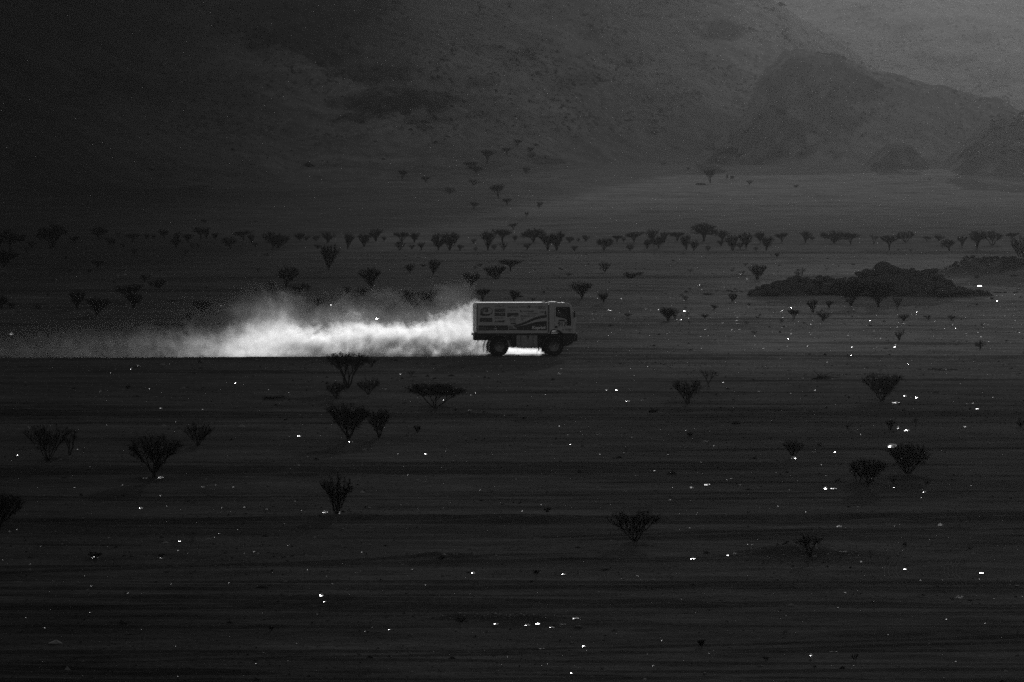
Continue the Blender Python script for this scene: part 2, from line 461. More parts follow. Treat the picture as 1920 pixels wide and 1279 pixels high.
# dark rock shows through on the hills in patches: px, py, half width, half height (photo pixels), strength
PATCH = [
    (520, 25, 100, 16, .8), (640, 20, 60, 30, .9), (560, 70, 90, 22, .9), (620, 100, 40, 22, 1), (430, 45, 40, 14, .7), (690, 10, 50, 14, .7),
    (700, 140, 70, 12, .8), (740, 195, 90, 22, 1), (800, 185, 70, 10, .8), (690, 200, 60, 9, .9), (800, 228, 40, 9, .6), (660, 225, 35, 8, .7), (880, 155, 45, 14, .7),
    (1345, 55, 38, 14, .75), (1110, 65, 20, 8, .5), (320, 322, 30, 4, .9), (370, 352, 22, 3, 1), (385, 330, 22, 4, .6), (870, 225, 50, 5, .4),
    (1680, 60, 40, 10, .5), (1760, 110, 60, 9, .5), (1850, 70, 50, 8, .4), (1880, 150, 50, 9, .5), (1600, 20, 30, 8, .4), (1180, 120, 30, 8, .4), (1080, 150, 40, 10, .4), (1230, 30, 30, 8, .4), (990, 100, 30, 14, .4), (1040, 300, 30, 6, .5), (900, 90, 40, 8, .4), (160, 160, 30, 26, .35), (1310, 178, 16, 6, .6), (1395, 195, 18, 8, .6), (1500, 290, 14, 6, .5), (1560, 288, 12, 4, .4), (60, 170, 70, 50, .15),
]
CPOLY = [(1290, 330), (1330, 288), (1370, 255), (1405, 235), (1437, 200), (1425, 150), (1500, 100), (1560, 95), (1600, 125), (1645, 145), (1660, 200), (1600, 260), (1500, 290), (1440, 300), (1340, 320)]
DPOLY = [(1630, 320), (1655, 290), (1690, 268), (1735, 278), (1745, 310), (1730, 330), (1670, 330)]
FPOLY = [(1780, 340), (1800, 310), (1840, 260), (1880, 218), (1990, 190), (2300, 180), (2300, 360), (1900, 365), (1800, 355)]
def in_poly(px, py, poly):
    c = np.zeros(px.shape, bool)
    n = len(poly)
    for i in range(n):
        x1, y1 = poly[i]; x2, y2 = poly[(i + 1) % n]
        cond = ((y1 > py) != (y2 > py)) & (px < (x2 - x1) * (py - y1) / (y2 - y1 + 1e-9) + x1)
        c ^= cond
    return c
def rocky(X, Y, Z):
    px = 960 + X / Y * FPX
    py = HORIZON + (CAM_Z - Z) / Y * FPX
    wx = px + 14 * fbm(X / 6, Z / 2.0 + Y / 40, 3, 71)
    wy = py + 8 * fbm(X / 6, Z / 2.0 + Y / 40, 3, 75)
    a = np.zeros_like(X)
    for (cx, cy, rx, ry, s) in PATCH:
        d = ((wx - cx) / (1.25 * rx)) ** 2 + ((wy - cy) / (1.25 * ry)) ** 2
        a = np.maximum(a, s * (1 - sstep(.5, 1.3, d)))
    for poly, s in ((CPOLY, .62), (DPOLY, .6), (FPOLY, .5)):
        a = np.maximum(a, s * in_poly(wx, wy, poly))
    n = fbm(X / 3.5, Z / 2.6 + Y / 60, 4, 80, .6)
    hill = sstep(6, 16, Z)
    a = a * np.clip(1.05 + 1.0 * n, 0, 1.0)
    sp = vnoise(X / 1.3, Z / .8 + Y / 30, 90) + .5 * vnoise(X / .6, Z / .4 + Y / 15, 91)
    clump = sstep(-.1, .6, vnoise(X / 16, Z / 7 + Y / 200, 92) + .4 * vnoise(X / 5, Z / 3, 93))
    return np.clip(a, 0, 1)
ys_h = np.concatenate([np.linspace(960, 1400, 110, endpoint=False), np.linspace(1400, 2260, 400, endpoint=False), np.linspace(2260, 3650, 170)])
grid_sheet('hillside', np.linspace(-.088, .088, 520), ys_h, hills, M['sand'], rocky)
# the desert that goes on round and below the two detailed sheets
me = mesh_np('desert_floor', [(-6000, -3000, -2.5), (6000, -3000, -2.5), (6000, 8000, -2.5), (-6000, 8000, -2.5)], [(0, 1, 2, 3)], M['sand'])
props(link('desert_floor', me), kind='structure')
for s in (-1, 1):
    vsd, fsd = [], []
    ysd = [-300, 0, 205, 400, 600, 960]
    for k, yy in enumerate(ysd):
        e = max(yy, 205) * .0778
        vsd += [(s * e, yy, -.35), (s * 2500, yy, -2.3)]
        if k: fsd.append((2 * k - 2, 2 * k - 1, 2 * k + 1, 2 * k) if s > 0 else (2 * k, 2 * k + 1, 2 * k - 1, 2 * k - 2))
    me = mesh_np('desert_edge', vsd, fsd, M['sand'])
    props(link('desert_edge', me), kind='structure')
me = mesh_np('near_ground', [(-16.5, -300, -1.2), (16.5, -300, -1.2), (16.5, 205.5, -.4), (-16.5, 205.5, -.4)], [(0, 1, 2, 3)], M['sand'])
props(link('near_ground', me), kind='structure')

# ------------------------------------------------------------------ haze
def haze():
    x, y0, y1, z0, z1 = 760.0, -60.0, 4400.0, -4.0, 290.0
    v = [(-x, y0, z0), (x, y0, z0), (x, y1, z0), (-x, y1, z0), (-x, y0, z1), (x, y0, z1), (x, y1, z1), (-x, y1, z1)]
    f = [(3, 2, 1, 0), (4, 5, 6, 7), (0, 1, 5, 4), (1, 2, 6, 5), (2, 3, 7, 6), (3, 0, 4, 7)]
    m = bpy.data.materials.new('haze_air'); m.use_nodes = True
    nt = m.node_tree; nt.nodes.clear()
    o = nt.nodes.new('ShaderNodeOutputMaterial'); p = nt.nodes.new('ShaderNodeVolumePrincipled')
    p.inputs['Color'].default_value = (.2, .2, .2, 1)
    p.inputs['Density'].default_value = HAZE_DENSITY
    p.inputs['Anisotropy'].default_value = HAZE_G
    nt.links.new(p.outputs[0], o.inputs['Volume'])
    props(link('haze', mesh_np('haze', v, f, m)), kind='stuff')
haze()

# ------------------------------------------------------------------ trees
class MB:
    def __init__(s): s.v, s.f = [], []
    def tube(s, a, b, ra, rb, n=3, cap=False):
        d = (b - a)
        if d.length < 1e-6: return
        d.normalize()
        u = d.orthogonal().normalized(); w = d.cross(u)
        k = len(s.v)
        for p, r in ((a, ra), (b, rb)):
            for i in range(n):
                t = 2 * math.pi * i / n
                s.v.append(tuple(p + (u * math.cos(t) + w * math.sin(t)) * r))
        for i in range(n):
            j = (i + 1) % n
            s.f.append((k + i, k + j, k + n + j, k + n + i))
        if cap:
            s.f.append(tuple(range(k + n, k + 2 * n))); s.f.append(tuple(reversed(range(k, k + n))))
    def sliver(s, a, b, r):
        d = (b - a)
        u = d.orthogonal().normalized() * r
        u.rotate(Matrix.Rotation(random.random() * 6.28, 3, d.normalized() if d.length else Vector((0, 0, 1))))
        k = len(s.v)
        s.v += [tuple(a - u), tuple(a + u), tuple(b)]
        s.f.append((k, k + 1, k + 2))
    def quad(s, c, r):
        n = Vector((random.gauss(0, 1), random.gauss(0, 1), random.gauss(0, 1))).normalized()
        u = n.orthogonal().normalized() * r; w = n.cross(u) * .7
        k = len(s.v)
        s.v += [tuple(c - u), tuple(c + w), tuple(c + u), tuple(c - w)]
        s.f.append((k, k + 1, k + 2, k + 3))
    def box(s, x0, x1, y0, y1, z0, z1):
        k = len(s.v)
        s.v += [(x0, y0, z0), (x1, y0, z0), (x1, y1, z0), (x0, y1, z0), (x0, y0, z1), (x1, y0, z1), (x1, y1, z1), (x0, y1, z1)]
        s.f += [tuple(k + i for i in q) for q in ((3, 2, 1, 0), (4, 5, 6, 7), (0, 1, 5, 4), (1, 2, 6, 5), (2, 3, 7, 6), (3, 0, 4, 7))]
    def mesh(s, name, material, smooth=False):
        return mesh_np(name, s.v, s.f, material, smooth)

KIND = {  # tips, zlo, spread power, dome, leaf amount, stems, twig length
    'V': dict(tips=200, zlo=.24, p=.95, dome=.30, leaf=4, stems=8),
    'flat': dict(tips=210, zlo=.55, p=.9, dome=.16, leaf=6, stems=4),
    'round': dict(tips=230, zlo=.3, p=.55, dome=.42, leaf=7, stems=4),
    'bare': dict(tips=140, zlo=.24, p=.95, dome=.28, leaf=0, stems=7),
    'bush': dict(tips=120, zlo=.2, p=.7, dome=.35, leaf=3, stems=8),
    'sparse': dict(tips=46, zlo=.4, p=.9, dome=.2, leaf=1, stems=2),
    'scrub': dict(tips=60, zlo=.15, p=.45, dome=.5, leaf=7, stems=5),
}
def tree_meshes(kind, w, h, dens=1.0, seed=0, lean=0.0, rmin=.006):
    """trunk with limbs, and crown of twigs, filling an uneven inverted cone w wide and h tall"""
    rs = random.Random(seed)
    st = random.getstate(); random.seed(seed)
    K = KIND[kind]
    n = int(K['tips'] * dens)
    Rw = w / 2
    lobes = [(rs.random() * 6.28, rs.uniform(.2, 1.0), rs.uniform(-.20, .10)) for _ in range(5)]
    tips = []
    while len(tips) < n:
        a = rs.random() * 6.283
        z = K['zlo'] + (1 - K['zlo']) * rs.random() ** .75
        rr = math.sqrt(rs.random()) * 1.0
        lob = 1.0
        top = 1.0
        for la, ls, lz in lobes:
            c = math.cos(a - la)
            lob += ls * .16 * max(0, c) ** 2 - .05
            top += lz * max(0, c) ** 3 * rr
        cap = top - K['dome'] * rr * rr
        if z > cap: z = cap - rs.random() * .12
        Rz = Rw * (max(z, .05) ** K['p']) * lob
        x, y_ = math.cos(a) * rr * Rz, math.sin(a) * rr * Rz
        # gaps: knock holes in the crown
        if mnoise.noise(Vector((x / w * 5 + seed, y_ / w * 5, z * 4))) < -.18 and rs.random() < .8: continue
        tips.append(Vector((x + lean * w * z, y_, z * h)))
    T, C = MB(), MB()
    scale = max(w, h)
    r_tip = max(rmin * .85, .0026 * scale)
    k_r = .0075 * h / math.sqrt(30) if kind != 'sparse' else .012 * h / math.sqrt(12)
    def rad(m): return r_tip + k_r * (m ** .62) * .52
    def grow(p, pts, depth):
        m = len(pts)
        c = sum(pts, Vector()) / m
        if m <= 1:
            q = pts[0]
            mid = (p + q) / 2 + Vector((rs.uniform(-1, 1), rs.uniform(-1, 1), rs.uniform(-.4, 1))) * .06 * (q - p).length * 2
            C.tube(p, mid, rad(1), r_tip * .9); C.tube(mid, q, r_tip * .9, r_tip * .5)
            L = .07 * scale
            for i in range(3 + (1 if kind in 'bareV' else 0)):
                b0 = mid.lerp(q, rs.random())
                dr = (q - p).normalized() * .9 + Vector((rs.gauss(0, .5), rs.gauss(0, .5), rs.gauss(.15, .4)))
                e = b0 + dr.normalized() * L * rs.uniform(.5, 1.2)
                C.sliver(b0, e, r_tip * .8)
                if K['leaf']:
                    for _ in range(max(1, K['leaf'] // 3)):
                        C.quad(b0.lerp(e, rs.random()) + Vector((rs.gauss(0, 1), rs.gauss(0, 1), rs.gauss(0, 1))) * .012 * scale, rs.uniform(.006, .012) * scale)
            return
        f = .26 if m > 8 else .42
        q = p + (c - p) * f + Vector((rs.uniform(-1, 1), rs.uniform(-1, 1), rs.uniform(-.6, .6))) * .06 * (c - p).length
        B = T if m > max(7, n * .045) else C
        nn = 5 if m > n * .15 else 3
        B.tube(p, q, rad(m), rad(m * .8), nn)
        ax = Vector((rs.gauss(0, 1), rs.gauss(0, 1), rs.gauss(0, .5)))
        if m > 4:
            sp_ = [max(v[i] for v in pts) - min(v[i] for v in pts) for i in range(3)]
            ax = Vector((sp_[0] * rs.uniform(.3, 1), sp_[1] * rs.uniform(.3, 1) * rs.choice((-1, 1)), sp_[2] * rs.uniform(0, .5)))
        s_ = sorted(pts, key=lambda v: v.dot(ax))
        k = int(m * rs.uniform(.35, .65)); k = min(max(k, 1), m - 1)
        grow(q, s_[:k], depth + 1); grow(q, s_[k:], depth + 1)
    s_ = sorted(tips, key=lambda v: v.x + .4 * v.y)
    ns = K['stems']
    base = Vector((0, 0, -.12 * h))
    if kind in ('flat', 'round', 'V') and rs.random() < .6:
        fork = Vector((lean * w * .1, 0, h * rs.uniform(.03, .10)))
        T.tube(base, fork, rad(n) * .85, rad(n * .6), 6)
    else:
        fork = Vector((0, 0, -.02 * h)); T.tube(base, fork, rad(n) * .7, rad(n * .5), 6)
    cut = [int(len(s_) * (i + (rs.uniform(-.15, .15) if 0 < i < ns else 0)) / ns) for i in range(ns + 1)]
    for i in range(ns):
        part = s_[cut[i]:cut[i + 1]]
        if part:
            cc = sum(part, Vector()) / len(part)
            q0 = fork.lerp(cc, .22) + Vector((rs.uniform(-.02, .02) * w, rs.uniform(-.02, .02) * w, 0))
            T.tube(fork, q0, rad(len(part)) * 1.0, rad(len(part)) * .95, 5)
            grow(q0, part, 0)
    random.setstate(st)
    xs = sorted(v[0] for v in C.v); zs_ = sorted(v[2] for v in C.v)
    x0, x1 = xs[int(len(xs) * .006)], xs[int(len(xs) * .994)]
    kx = w / (x1 - x0); kz = h / zs_[int(len(zs_) * .994)]; cxm = (x0 + x1) / 2 if w < 3.5 * h else 0
    for B in (T, C):
        B.v = [((v[0] - cxm * max(0, min(1, v[2] / h))) * kx, v[1] * kx, v[2] * kz) for v in B.v]
    return T.mesh('trunk', M['bark']), C.mesh('crown', M['twig'])

# (foot x, foot y, width, height) in photo pixels, kind, own lean
NEAR = [
    (652, 728, 78, 68, 'flat', .03, 'dense flat-topped acacia reaching up against the white dust trail'),
    (631, 747, 38, 32, 'bare', -.05, 'small bare shrub at the left foot of the flat-topped acacia'),
    (691, 740, 44, 33, 'bush', .0, 'low twiggy bush just right of the flat-topped acacia trunk'),
    (697, 687, 24, 18, 'bare', .0, 'little bare shrub right beside the flat-topped acacia crown'),
    (817, 766, 106, 48, 'flat', .05, 'wide low spreading acacia below the truck shadow'),
    (653, 824, 80, 68, 'V', .0, 'bushy forked acacia standing left of a slimmer tree'),
    (711, 821, 44, 55, 'bare', .03, 'slim upright bare tree right of the bushy forked acacia'),
    (90, 865, 90, 70, 'bare', -.03, 'broad leafless tree with crooked limbs near the left edge'),
    (131, 853, 32, 50, 'sparse', .06, 'thin leaning sapling behind the broad leafless tree'),
    (289, 895, 96, 80, 'V', .0, 'large leafless fan-shaped tree with pale litter at its foot'),
    (371, 835, 54, 44, 'bush', .04, 'dark cup-shaped bush behind the large fan-shaped tree'),
    (632, 964, 60, 76, 'bare', -.02, 'tall narrow bare tree with white bottles at its foot'),
    (-2, 991, 92, 68, 'V', .05, 'dark tree cut off by the left edge of the picture'),
    (1190, 1018, 94, 62, 'bare', .0, 'wide bare fan-shaped shrub alone in the lower middle'),
    (1520, 1044, 62, 46, 'sparse', .0, 'spindly bare shrub on a dark sand mound'),
    (1289, 757, 54, 48, 'bare', .0, 'medium bare shrub right of the truck in the middle ground'),
    (1328, 720, 34, 28, 'sparse', .0, 'faint thin shrub behind the medium bare shrub'),
    (1654, 752, 74, 54, 'V', .02, 'broad crowned acacia in the right middle ground'),
    (1703, 893, 74, 62, 'V', .02, 'large bare tree on a sand hump beside the white bag'),
    (1628, 908, 68, 50, 'V', -.02, 'rounded bare tree left of the large one by the bag'),
    (1609, 907, 34, 30, 'sparse', -.08, 'small leaning bare shrub against the rounded bare tree'),
    (1487, 858, 38, 34, 'bare', .03, 'small bare shrub with a pale bag caught at its foot'),
    (1670, 806, 18, 20, 'bare', .0, 'tiny upright bare shrub behind two pale scraps'),
    (1717, 801, 12, 18, 'sparse', .0, 'tiny thin shrub right of the two pale scraps'),
    (1675, 907, 12, 13, 'sparse', .0, 'tiny dry sprig between the two big bare right trees'),
    (1914, 800, 22, 14, 'bush', .0, 'dark low bush at the right edge of the picture'),
    (782, 811, 14, 14, 'bare', .0, 'little dry sprig right of the slim upright tree'),
    (178, 1047, 26, 14, 'bare', .0, 'low dark sprig holding pale litter at lower left'),
    (302, 1045, 14, 9, 'sparse', .0, 'small dry sprig with one pale scrap at lower left'),
    (1007, 1076, 16, 10, 'sparse', .0, 'tiny dry sprig on the dark track at lower centre'),
    (1315, 1211, 15, 14, 'bare', .0, 'small dark sprig near the bottom right of centre'),
    (509, 1182, 12, 10, 'sparse', .0, 'tiny sprig alone near the bottom left of centre'),
    (1026, 960, 15, 10, 'bush', .08, 'small leaning tuft just above the long dark rut'),
    (1294, 818, 13, 9, 'bush', .0, 'small dark tuft below the medium bare shrub'),
    (1437, 1238, 16, 9, 'sparse', .0, 'flat dry sprig near the bottom edge right of centre'),
    (1603, 1238, 16, 14, 'sparse', .0, 'thin dry sprig near the bottom edge at right'),
    (240, 729, 10, 8, 'bush', .0, 'tiny dark tuft below the dust trail at far left'),
    (864, 1166, 20, 11, 'scrub', .0, 'dark tuft on the litter strewn mound at the bottom'),
    (828, 1051, 14, 9, 'scrub', .0, 'dark tuft on the rutted mound at lower centre'),
    (1325, 1039, 12, 8, 'scrub', .0, 'dark tuft at the left end of the sand mound'),
    (1570, 903, 12, 8, 'scrub', .0, 'dark tuft left of the rounded bare tree'),
    (1738, 907, 12, 7, 'scrub', .0, 'dark tuft right of the sand hump'),
    (1537, 836, 10, 7, 'scrub', .0, 'round dark tuft between small shrub and white bag'),
    (1589, 802, 9, 6, 'scrub', .0, 'round dark tuft above the small bare shrub'),
    (1695, 771, 9, 6, 'scrub', .0, 'round dark tuft below the broad crowned acacia'),
    (771, 706, 16, 12, 'sparse', .0, 'thin dry sprig under the dust trail left of truck'),
    (1686, 638, 20, 21, 'bare', .03, 'small bare bush below the boulder outcrop'),
    (1838, 655, 22, 16, 'bush', .03, 'small cup-shaped bush near the right edge'),
    (1415, 627, 14, 7, 'scrub', .0, 'low dark tuft on a low hump right of the truck'),
    (1596, 574, 60, 50, 'V', -.02, 'left one of two tall fan acacias before the boulders'),
    (1647, 576, 54, 48, 'V', .02, 'right one of two tall fan acacias before the boulders'),
    (1682.6, 579, 20, 25, 'bare', .05, 'smaller leaning tree right of the two fan acacias'),
]
FAR = [
    (98, 464.5, 65, 45, 'round'), (186, 450, 31, 26, 'round'), (141, 460, 20, 17, 'flat'), (129, 459, 9, 8, 'scrub'), (205, 460, 22, 15, 'bush'),
    (213, 459, 8, 8, 'bush'), (222, 447, 16, 13, 'sparse'), (249, 454, 31, 16, 'flat'), (231, 464.5, 14, 9, 'bush'), (275, 449, 12, 10, 'bush'), (288, 449, 14, 9, 'bush'),
    (308, 449, 19, 20, 'round'), (251, 479, 15, 15, 'bush'), (59, 464, 19, 13, 'bush'), (52, 476.5, 14, 15, 'sparse'), (40, 459, 22, 20, 'round'), (19, 469, 35, 40, 'round'),
    (8, 500, 56, 32, 'V'), (2, 464, 28, 32, 'bare'), (123, 488.5, 10, 10, 'sparse'), (182, 505, 30, 16, 'flat'), (167, 512, 10, 8, 'bush'), (131, 511, 10, 7, 'scrub'),
    (272, 528, 21, 15, 'bush'), (299, 542, 34, 18, 'V'), (214, 532, 8, 7, 'scrub'), (244, 566, 55, 34, 'flat'), (250, 579, 34, 30, 'V'), (144.5, 580.6, 29, 37, 'V'),
    (181.5, 592, 45, 36, 'V'), (3, 580, 30, 28, 'round'), (21, 579, 14, 13, 'bare'), (70.5, 580, 18, 11, 'bush'), (91, 555, 8, 7, 'scrub'), (299, 508, 14, 4, 'scrub'),
    (330, 466, 21, 20, 'V'), (332, 455, 14, 20, 'V'), (352, 455, 22, 17, 'V'), (376, 451.5, 32, 26, 'flat'), (388, 450, 12, 20, 'V'), (360, 465, 13, 12, 'scrub'), (371, 465, 10, 10, 'bush'),
    (404, 451.5, 14, 15, 'V'), (432, 467, 29, 24, 'round'), (457, 450, 40, 17, 'flat'), (472, 458.5, 13, 20, 'V'), (479, 463, 11, 9, 'bush'), (511, 468, 45, 33, 'round'), (521, 466, 36, 26, 'V'),
    (562.5, 452.5, 20, 16, 'V'), (574, 451, 15, 9, 'bush'), (593.5, 451.6, 14, 10, 'bush'), (615, 455, 26, 20, 'bare'), (616, 507, 36, 50, 'V'), (596, 467, 15, 10, 'bush'),
    (348, 480, 16, 14, 'sparse'), (383.6, 420.6, 12, 9, 'flat'), (479, 418, 8, 4, 'scrub'), (501.5, 480, 11, 8, 'scrub'), (536, 539, 40, 41, 'round'), (510, 542, 14, 16, 'bush'),
    (562.5, 549, 36, 20, 'bush'), (577, 544, 12, 10, 'bush'), (487, 549, 15, 8, 'scrub'), (387, 544.5, 11, 5, 'scrub'), (379, 588, 36, 26, 'V'), (468, 573, 21, 15, 'bare'),
    (426, 575.5, 8, 8, 'bush'), (512, 565, 8, 6, 'bush'), (355, 607, 17, 22, 'bare'), (468, 587.5, 9, 8, 'bush'), (597, 580, 12, 22, 'V'), (483.5, 510, 8, 8, 'bush'),
    (576, 588, 14, 10, 'bush'), (562, 587, 12, 9, 'bush'), (624.5, 572, 12, 7, 'bush'), (606, 570, 8, 6, 'scrub'),
    (651.7, 468, 18, 32, 'V'), (683, 463, 26, 27, 'V'), (705, 453, 25, 24, 'bare'), (720, 453, 12, 10, 'bush'), (753, 455, 30, 20, 'flat'), (777, 455, 20, 20, 'V'),
    (750, 469, 20, 18, 'bush'), (772, 466.7, 14, 9, 'bush'), (790, 469, 14, 17, 'bush'), (822, 470, 28, 25, 'V'), (818, 458, 16, 22, 'round'), (843, 469, 34, 35, 'V'), (862.5, 469, 13, 12, 'bush'),
    (888, 457, 10, 10, 'bush'), (892.5, 471, 11, 10, 'scrub'), (915, 470, 32, 40, 'bare'), (942, 456, 34, 27, 'flat'), (945, 469, 15, 16, 'bush'), (927, 468, 12, 10, 'bush'),
    (962.5, 431, 20, 12, 'flat'), (697, 542, 40, 41, 'V'), (696, 542, 16, 30, 'scrub'), (769, 513, 22, 19, 'bare'), (811.6, 516.6, 22, 31, 'V'), (793, 500, 12, 6, 'bush'), (883, 537.5, 36, 27, 'V'),
    (930, 525, 42, 30, 'V'), (957.5, 509, 44, 23, 'flat'), (900, 500, 12, 7, 'bush'), (890, 506, 10, 8, 'sparse'), (651, 551.6, 16, 16, 'bare'), (678, 555, 28, 18, 'bush'),
    (776.6, 579, 52, 33, 'V'), (809, 568, 42, 24, 'bare'), (905, 567.5, 30, 26, 'flat'), (738, 577, 25, 12, 'bush'), (738, 550, 6, 7, 'scrub'), (871.6, 564, 6, 5, 'scrub'), (650, 595, 20, 14, 'bush'),
    (963, 565, 20, 22, 'V'), (999, 562, 9, 7, 'bush'), (1000, 455, 48, 27, 'round'), (1027, 469, 28, 31, 'V'), (1044, 470, 28, 36, 'V'), (989, 468, 15, 13, 'bush'), (966, 453, 11, 12, 'bush'),
    (1067.5, 455, 19, 12, 'bush'), (1098, 453, 15, 12, 'bare'), (1085, 454, 7, 8, 'bush'), (1077, 470.5, 14, 11, 'bush'), (1132, 469.7, 33, 25, 'round'), (1157, 455, 22, 14, 'flat'), (1169, 454, 9, 10, 'bush'),
    (1189, 455, 36, 20, 'flat'), (1182, 471, 17, 14, 'bush'), (1213, 466, 16, 18, 'V'), (1222, 455, 22, 26, 'bare'), (1235, 466, 26, 24, 'round'), (1246, 456, 16, 24, 'bare'), (1270, 453, 34, 18, 'flat'),
    (1134, 510, 22, 20, 'bare'), (1181, 524.7, 26, 19, 'V'), (1200, 524, 17, 10, 'bush'), (1232.6, 520.5, 9, 8, 'scrub'), (1090.7, 560, 40, 31, 'V'), (1132, 570, 22, 20, 'V'), (1252.5, 604, 30, 30, 'V'), (1266, 597, 20, 20, 'bush'),
    (1177, 594, 14, 10, 'bush'), (1177, 600, 9, 5, 'scrub'), (1067, 517, 9, 6, 'bush'), (1099, 515, 7, 4, 'scrub'), (1262, 491, 10, 6, 'scrub'), (1202, 561, 5, 4, 'scrub'), (1278, 556, 7, 6, 'scrub'),
    (1287, 468, 20, 28, 'V'), (1300.6, 470.5, 19, 22, 'bush'), (1319.6, 453, 52, 35, 'round'), (1328, 471, 11, 12, 'bush'), (1354, 453, 28, 22, 'bare'), (1352, 462, 14, 12, 'bush'), (1374, 471, 26, 32, 'V'),
    (1388, 467, 17, 14, 'bush'), (1399, 466, 26, 30, 'V'), (1426, 457, 20, 23, 'V'), (1437, 471, 26, 30, 'V'), (1417.6, 471, 10, 9, 'bush'), (1466, 455, 28, 18, 'flat'), (1510, 456, 24, 24, 'bare'), (1522.6, 452, 14, 9, 'bush'),
    (1564, 456, 58, 22, 'round'), (1595, 458, 34, 22, 'flat'), (1457, 482.6, 11, 9, 'V'), (1420, 523, 34, 30, 'V'), (1398, 498, 12, 6, 'scrub'), (1503, 523, 24, 22, 'sparse'), (1392, 522, 17, 10, 'sparse'), (1373, 565, 19, 17, 'V'),
    (1285, 563, 12, 9, 'bush'), (1339, 580, 17, 10, 'bush'), (1321, 597, 15, 10, 'bush'), (1289.5, 596, 9, 8, 'scrub'), (1525, 586.7, 20, 26, 'V'), (1489, 599, 24, 21, 'flat'), (1555, 577, 15, 14, 'bare'), (1543, 601, 26, 18, 'bush'),
    (1405, 572, 8, 6, 'bush'), (1294, 510, 12, 7, 'scrub'), (1373, 509, 11, 5, 'scrub'), (1550, 508, 8, 6, 'sparse'), (1465, 604, 8, 6, 'bush'),
    (1668, 469, 32, 28, 'flat'), (1698, 455, 36, 22, 'round'), (1638, 458, 18, 20, 'sparse'), (1737.6, 453, 17, 10, 'flat'), (1780, 470.5, 30, 24, 'round'), (1760, 452, 22, 12, 'bush'), (1804, 464, 20, 24, 'bare'),
    (1832, 466, 34, 34, 'V'), (1861, 460, 40, 28, 'round'), (1899, 452, 26, 16, 'flat'), (1918, 491, 52, 50, 'bare'), (1685, 473, 10, 7, 'scrub'), (1708, 472, 11, 6, 'scrub'), (1862, 472, 8, 4, 'scrub'),
    (1694.6, 601, 22, 12, 'bare'), (1741, 599.6, 12, 11, 'bush'), (1784, 599.6, 16, 12, 'bush'), (1860, 562, 9, 6, 'bush'),
    (1631, 612, 9, 6, 'scrub'), (1400, 610, 10, 6, 'scrub'), (1841, 611, 9, 6, 'scrub'), (1420, 599, 8, 6, 'bush'), (1115, 586, 10, 4, 'scrub'),
    (913.8, 310, 26, 26, 'flat'), (754.5, 337, 19, 17, 'flat'), (797.7, 343, 19, 11, 'flat'), (882, 323, 26, 15, 'flat'), (892.5, 327, 22, 14, 'bush'), (888, 348, 28, 13, 'scrub'), (843, 365, 28, 14, 'scrub'),
    (934.8, 372.5, 28, 27, 'flat'), (951, 385.6, 20, 13, 'flat'), (888, 394, 18, 14, 'flat'), (1012, 388.5, 13, 11, 'bush'), (987, 406, 11, 9, 'bush'), (986, 327, 16, 12, 'bush'), (951, 298, 18, 14, 'flat'),
    (970, 282, 16, 14, 'flat'), (994.6, 285, 18, 10, 'bush'), (997.5, 300, 15, 12, 'bush'), (1332, 345, 26, 28, 'flat'), (1405, 346, 14, 9, 'bush'), (1493, 352, 12, 6, 'bush'), (1321, 118, 12, 16, 'sparse'), (1340, 167, 6, 8, 'scrub'),
    (1238, 222, 16, 9, 'scrub'), (1230, 236, 14, 8, 'scrub'), (1228, 262, 20, 9, 'scrub'), (1267, 285, 12, 8, 'scrub'), (1245, 310, 16, 6, 'scrub'), (1790, 182, 12, 10, 'bush'), (1291, 320, 12, 8, 'scrub'),
    (1107, 70, 18, 9, 'scrub'), (1743, 339, 10, 5, 'scrub'), (1503, 293, 18, 9, 'scrub'), (185, 370, 7, 5, 'scrub'), (469, 92, 12, 10, 'scrub'), (578, 126, 14, 12, 'scrub'), (160, 219, 9, 6, 'scrub'),
    (1320, 432, 22, 12, 'bush'), (1011, 391, 9, 9, 'bush'),
]
used_labels = set()
WN = {0: 'level with', 1: 'a quarter', 2: 'half', 3: 'three quarters of'}
XREF = [(30, 'at the left edge'), (90, 'above the crooked leafless tree'), (150, 'over the faintest dust'), (210, 'left of the big fan tree'), (270, 'above the big fan tree'),
    (325, 'right of the big fan tree'), (380, 'above the cup-shaped bush'), (440, 'right of the cup-shaped bush'), (500, "above the dust's tallest billow"), (560, "right of the dust's tallest billow"),
    (620, 'above the tall narrow tree'), (670, 'above the bushy forked acacia'), (720, 'right of the bushy forked acacia'), (770, 'left of the wide spreading acacia'),
    (820, 'above the wide spreading acacia'), (865, 'just left of the truck'), (910, "above the truck's rear wheel"), (960, "above the truck's middle"), (1010, "above the truck's big lettering"),
    (1060, "above the truck's cab"), (1110, 'just right of the truck'), (1150, 'left of the lone fan shrub'), (1190, 'above the lone fan shrub'), (1240, 'left of the medium bare shrub'),
    (1290, 'above the medium bare shrub'), (1340, 'right of the medium bare shrub'), (1390, "left of the outcrop's tip"), (1445, "above the outcrop's left tip"), (1500, "above the outcrop's low boulders"),
    (1550, 'left of the twin fan acacias'), (1600, 'above the left twin acacia'), (1650, "above the outcrop's summit"), (1700, "right of the outcrop's summit"), (1750, "above the outcrop's right end"),
    (1800, 'left of the low right ridge'), (1850, 'above the low right ridge'), (1900, 'at the right edge')]
def x_phrase(px):
    return min(XREF, key=lambda t: abs(t[0] - px))[1]
def y_phrase(py):
    if py < 400: return 'on the hillside'
    if py < 445: return 'behind the tree line'
    if py < 462: return 'back of far tree line'
    if py < 476: return 'front of far tree line'
    if py < 515: return 'just below tree line'
    if py < 545: return 'on the far plain'
    if py < 570: return 'nearer than far track'
    if py < 592: return 'at truck roof height'
    return 'at truck window height'
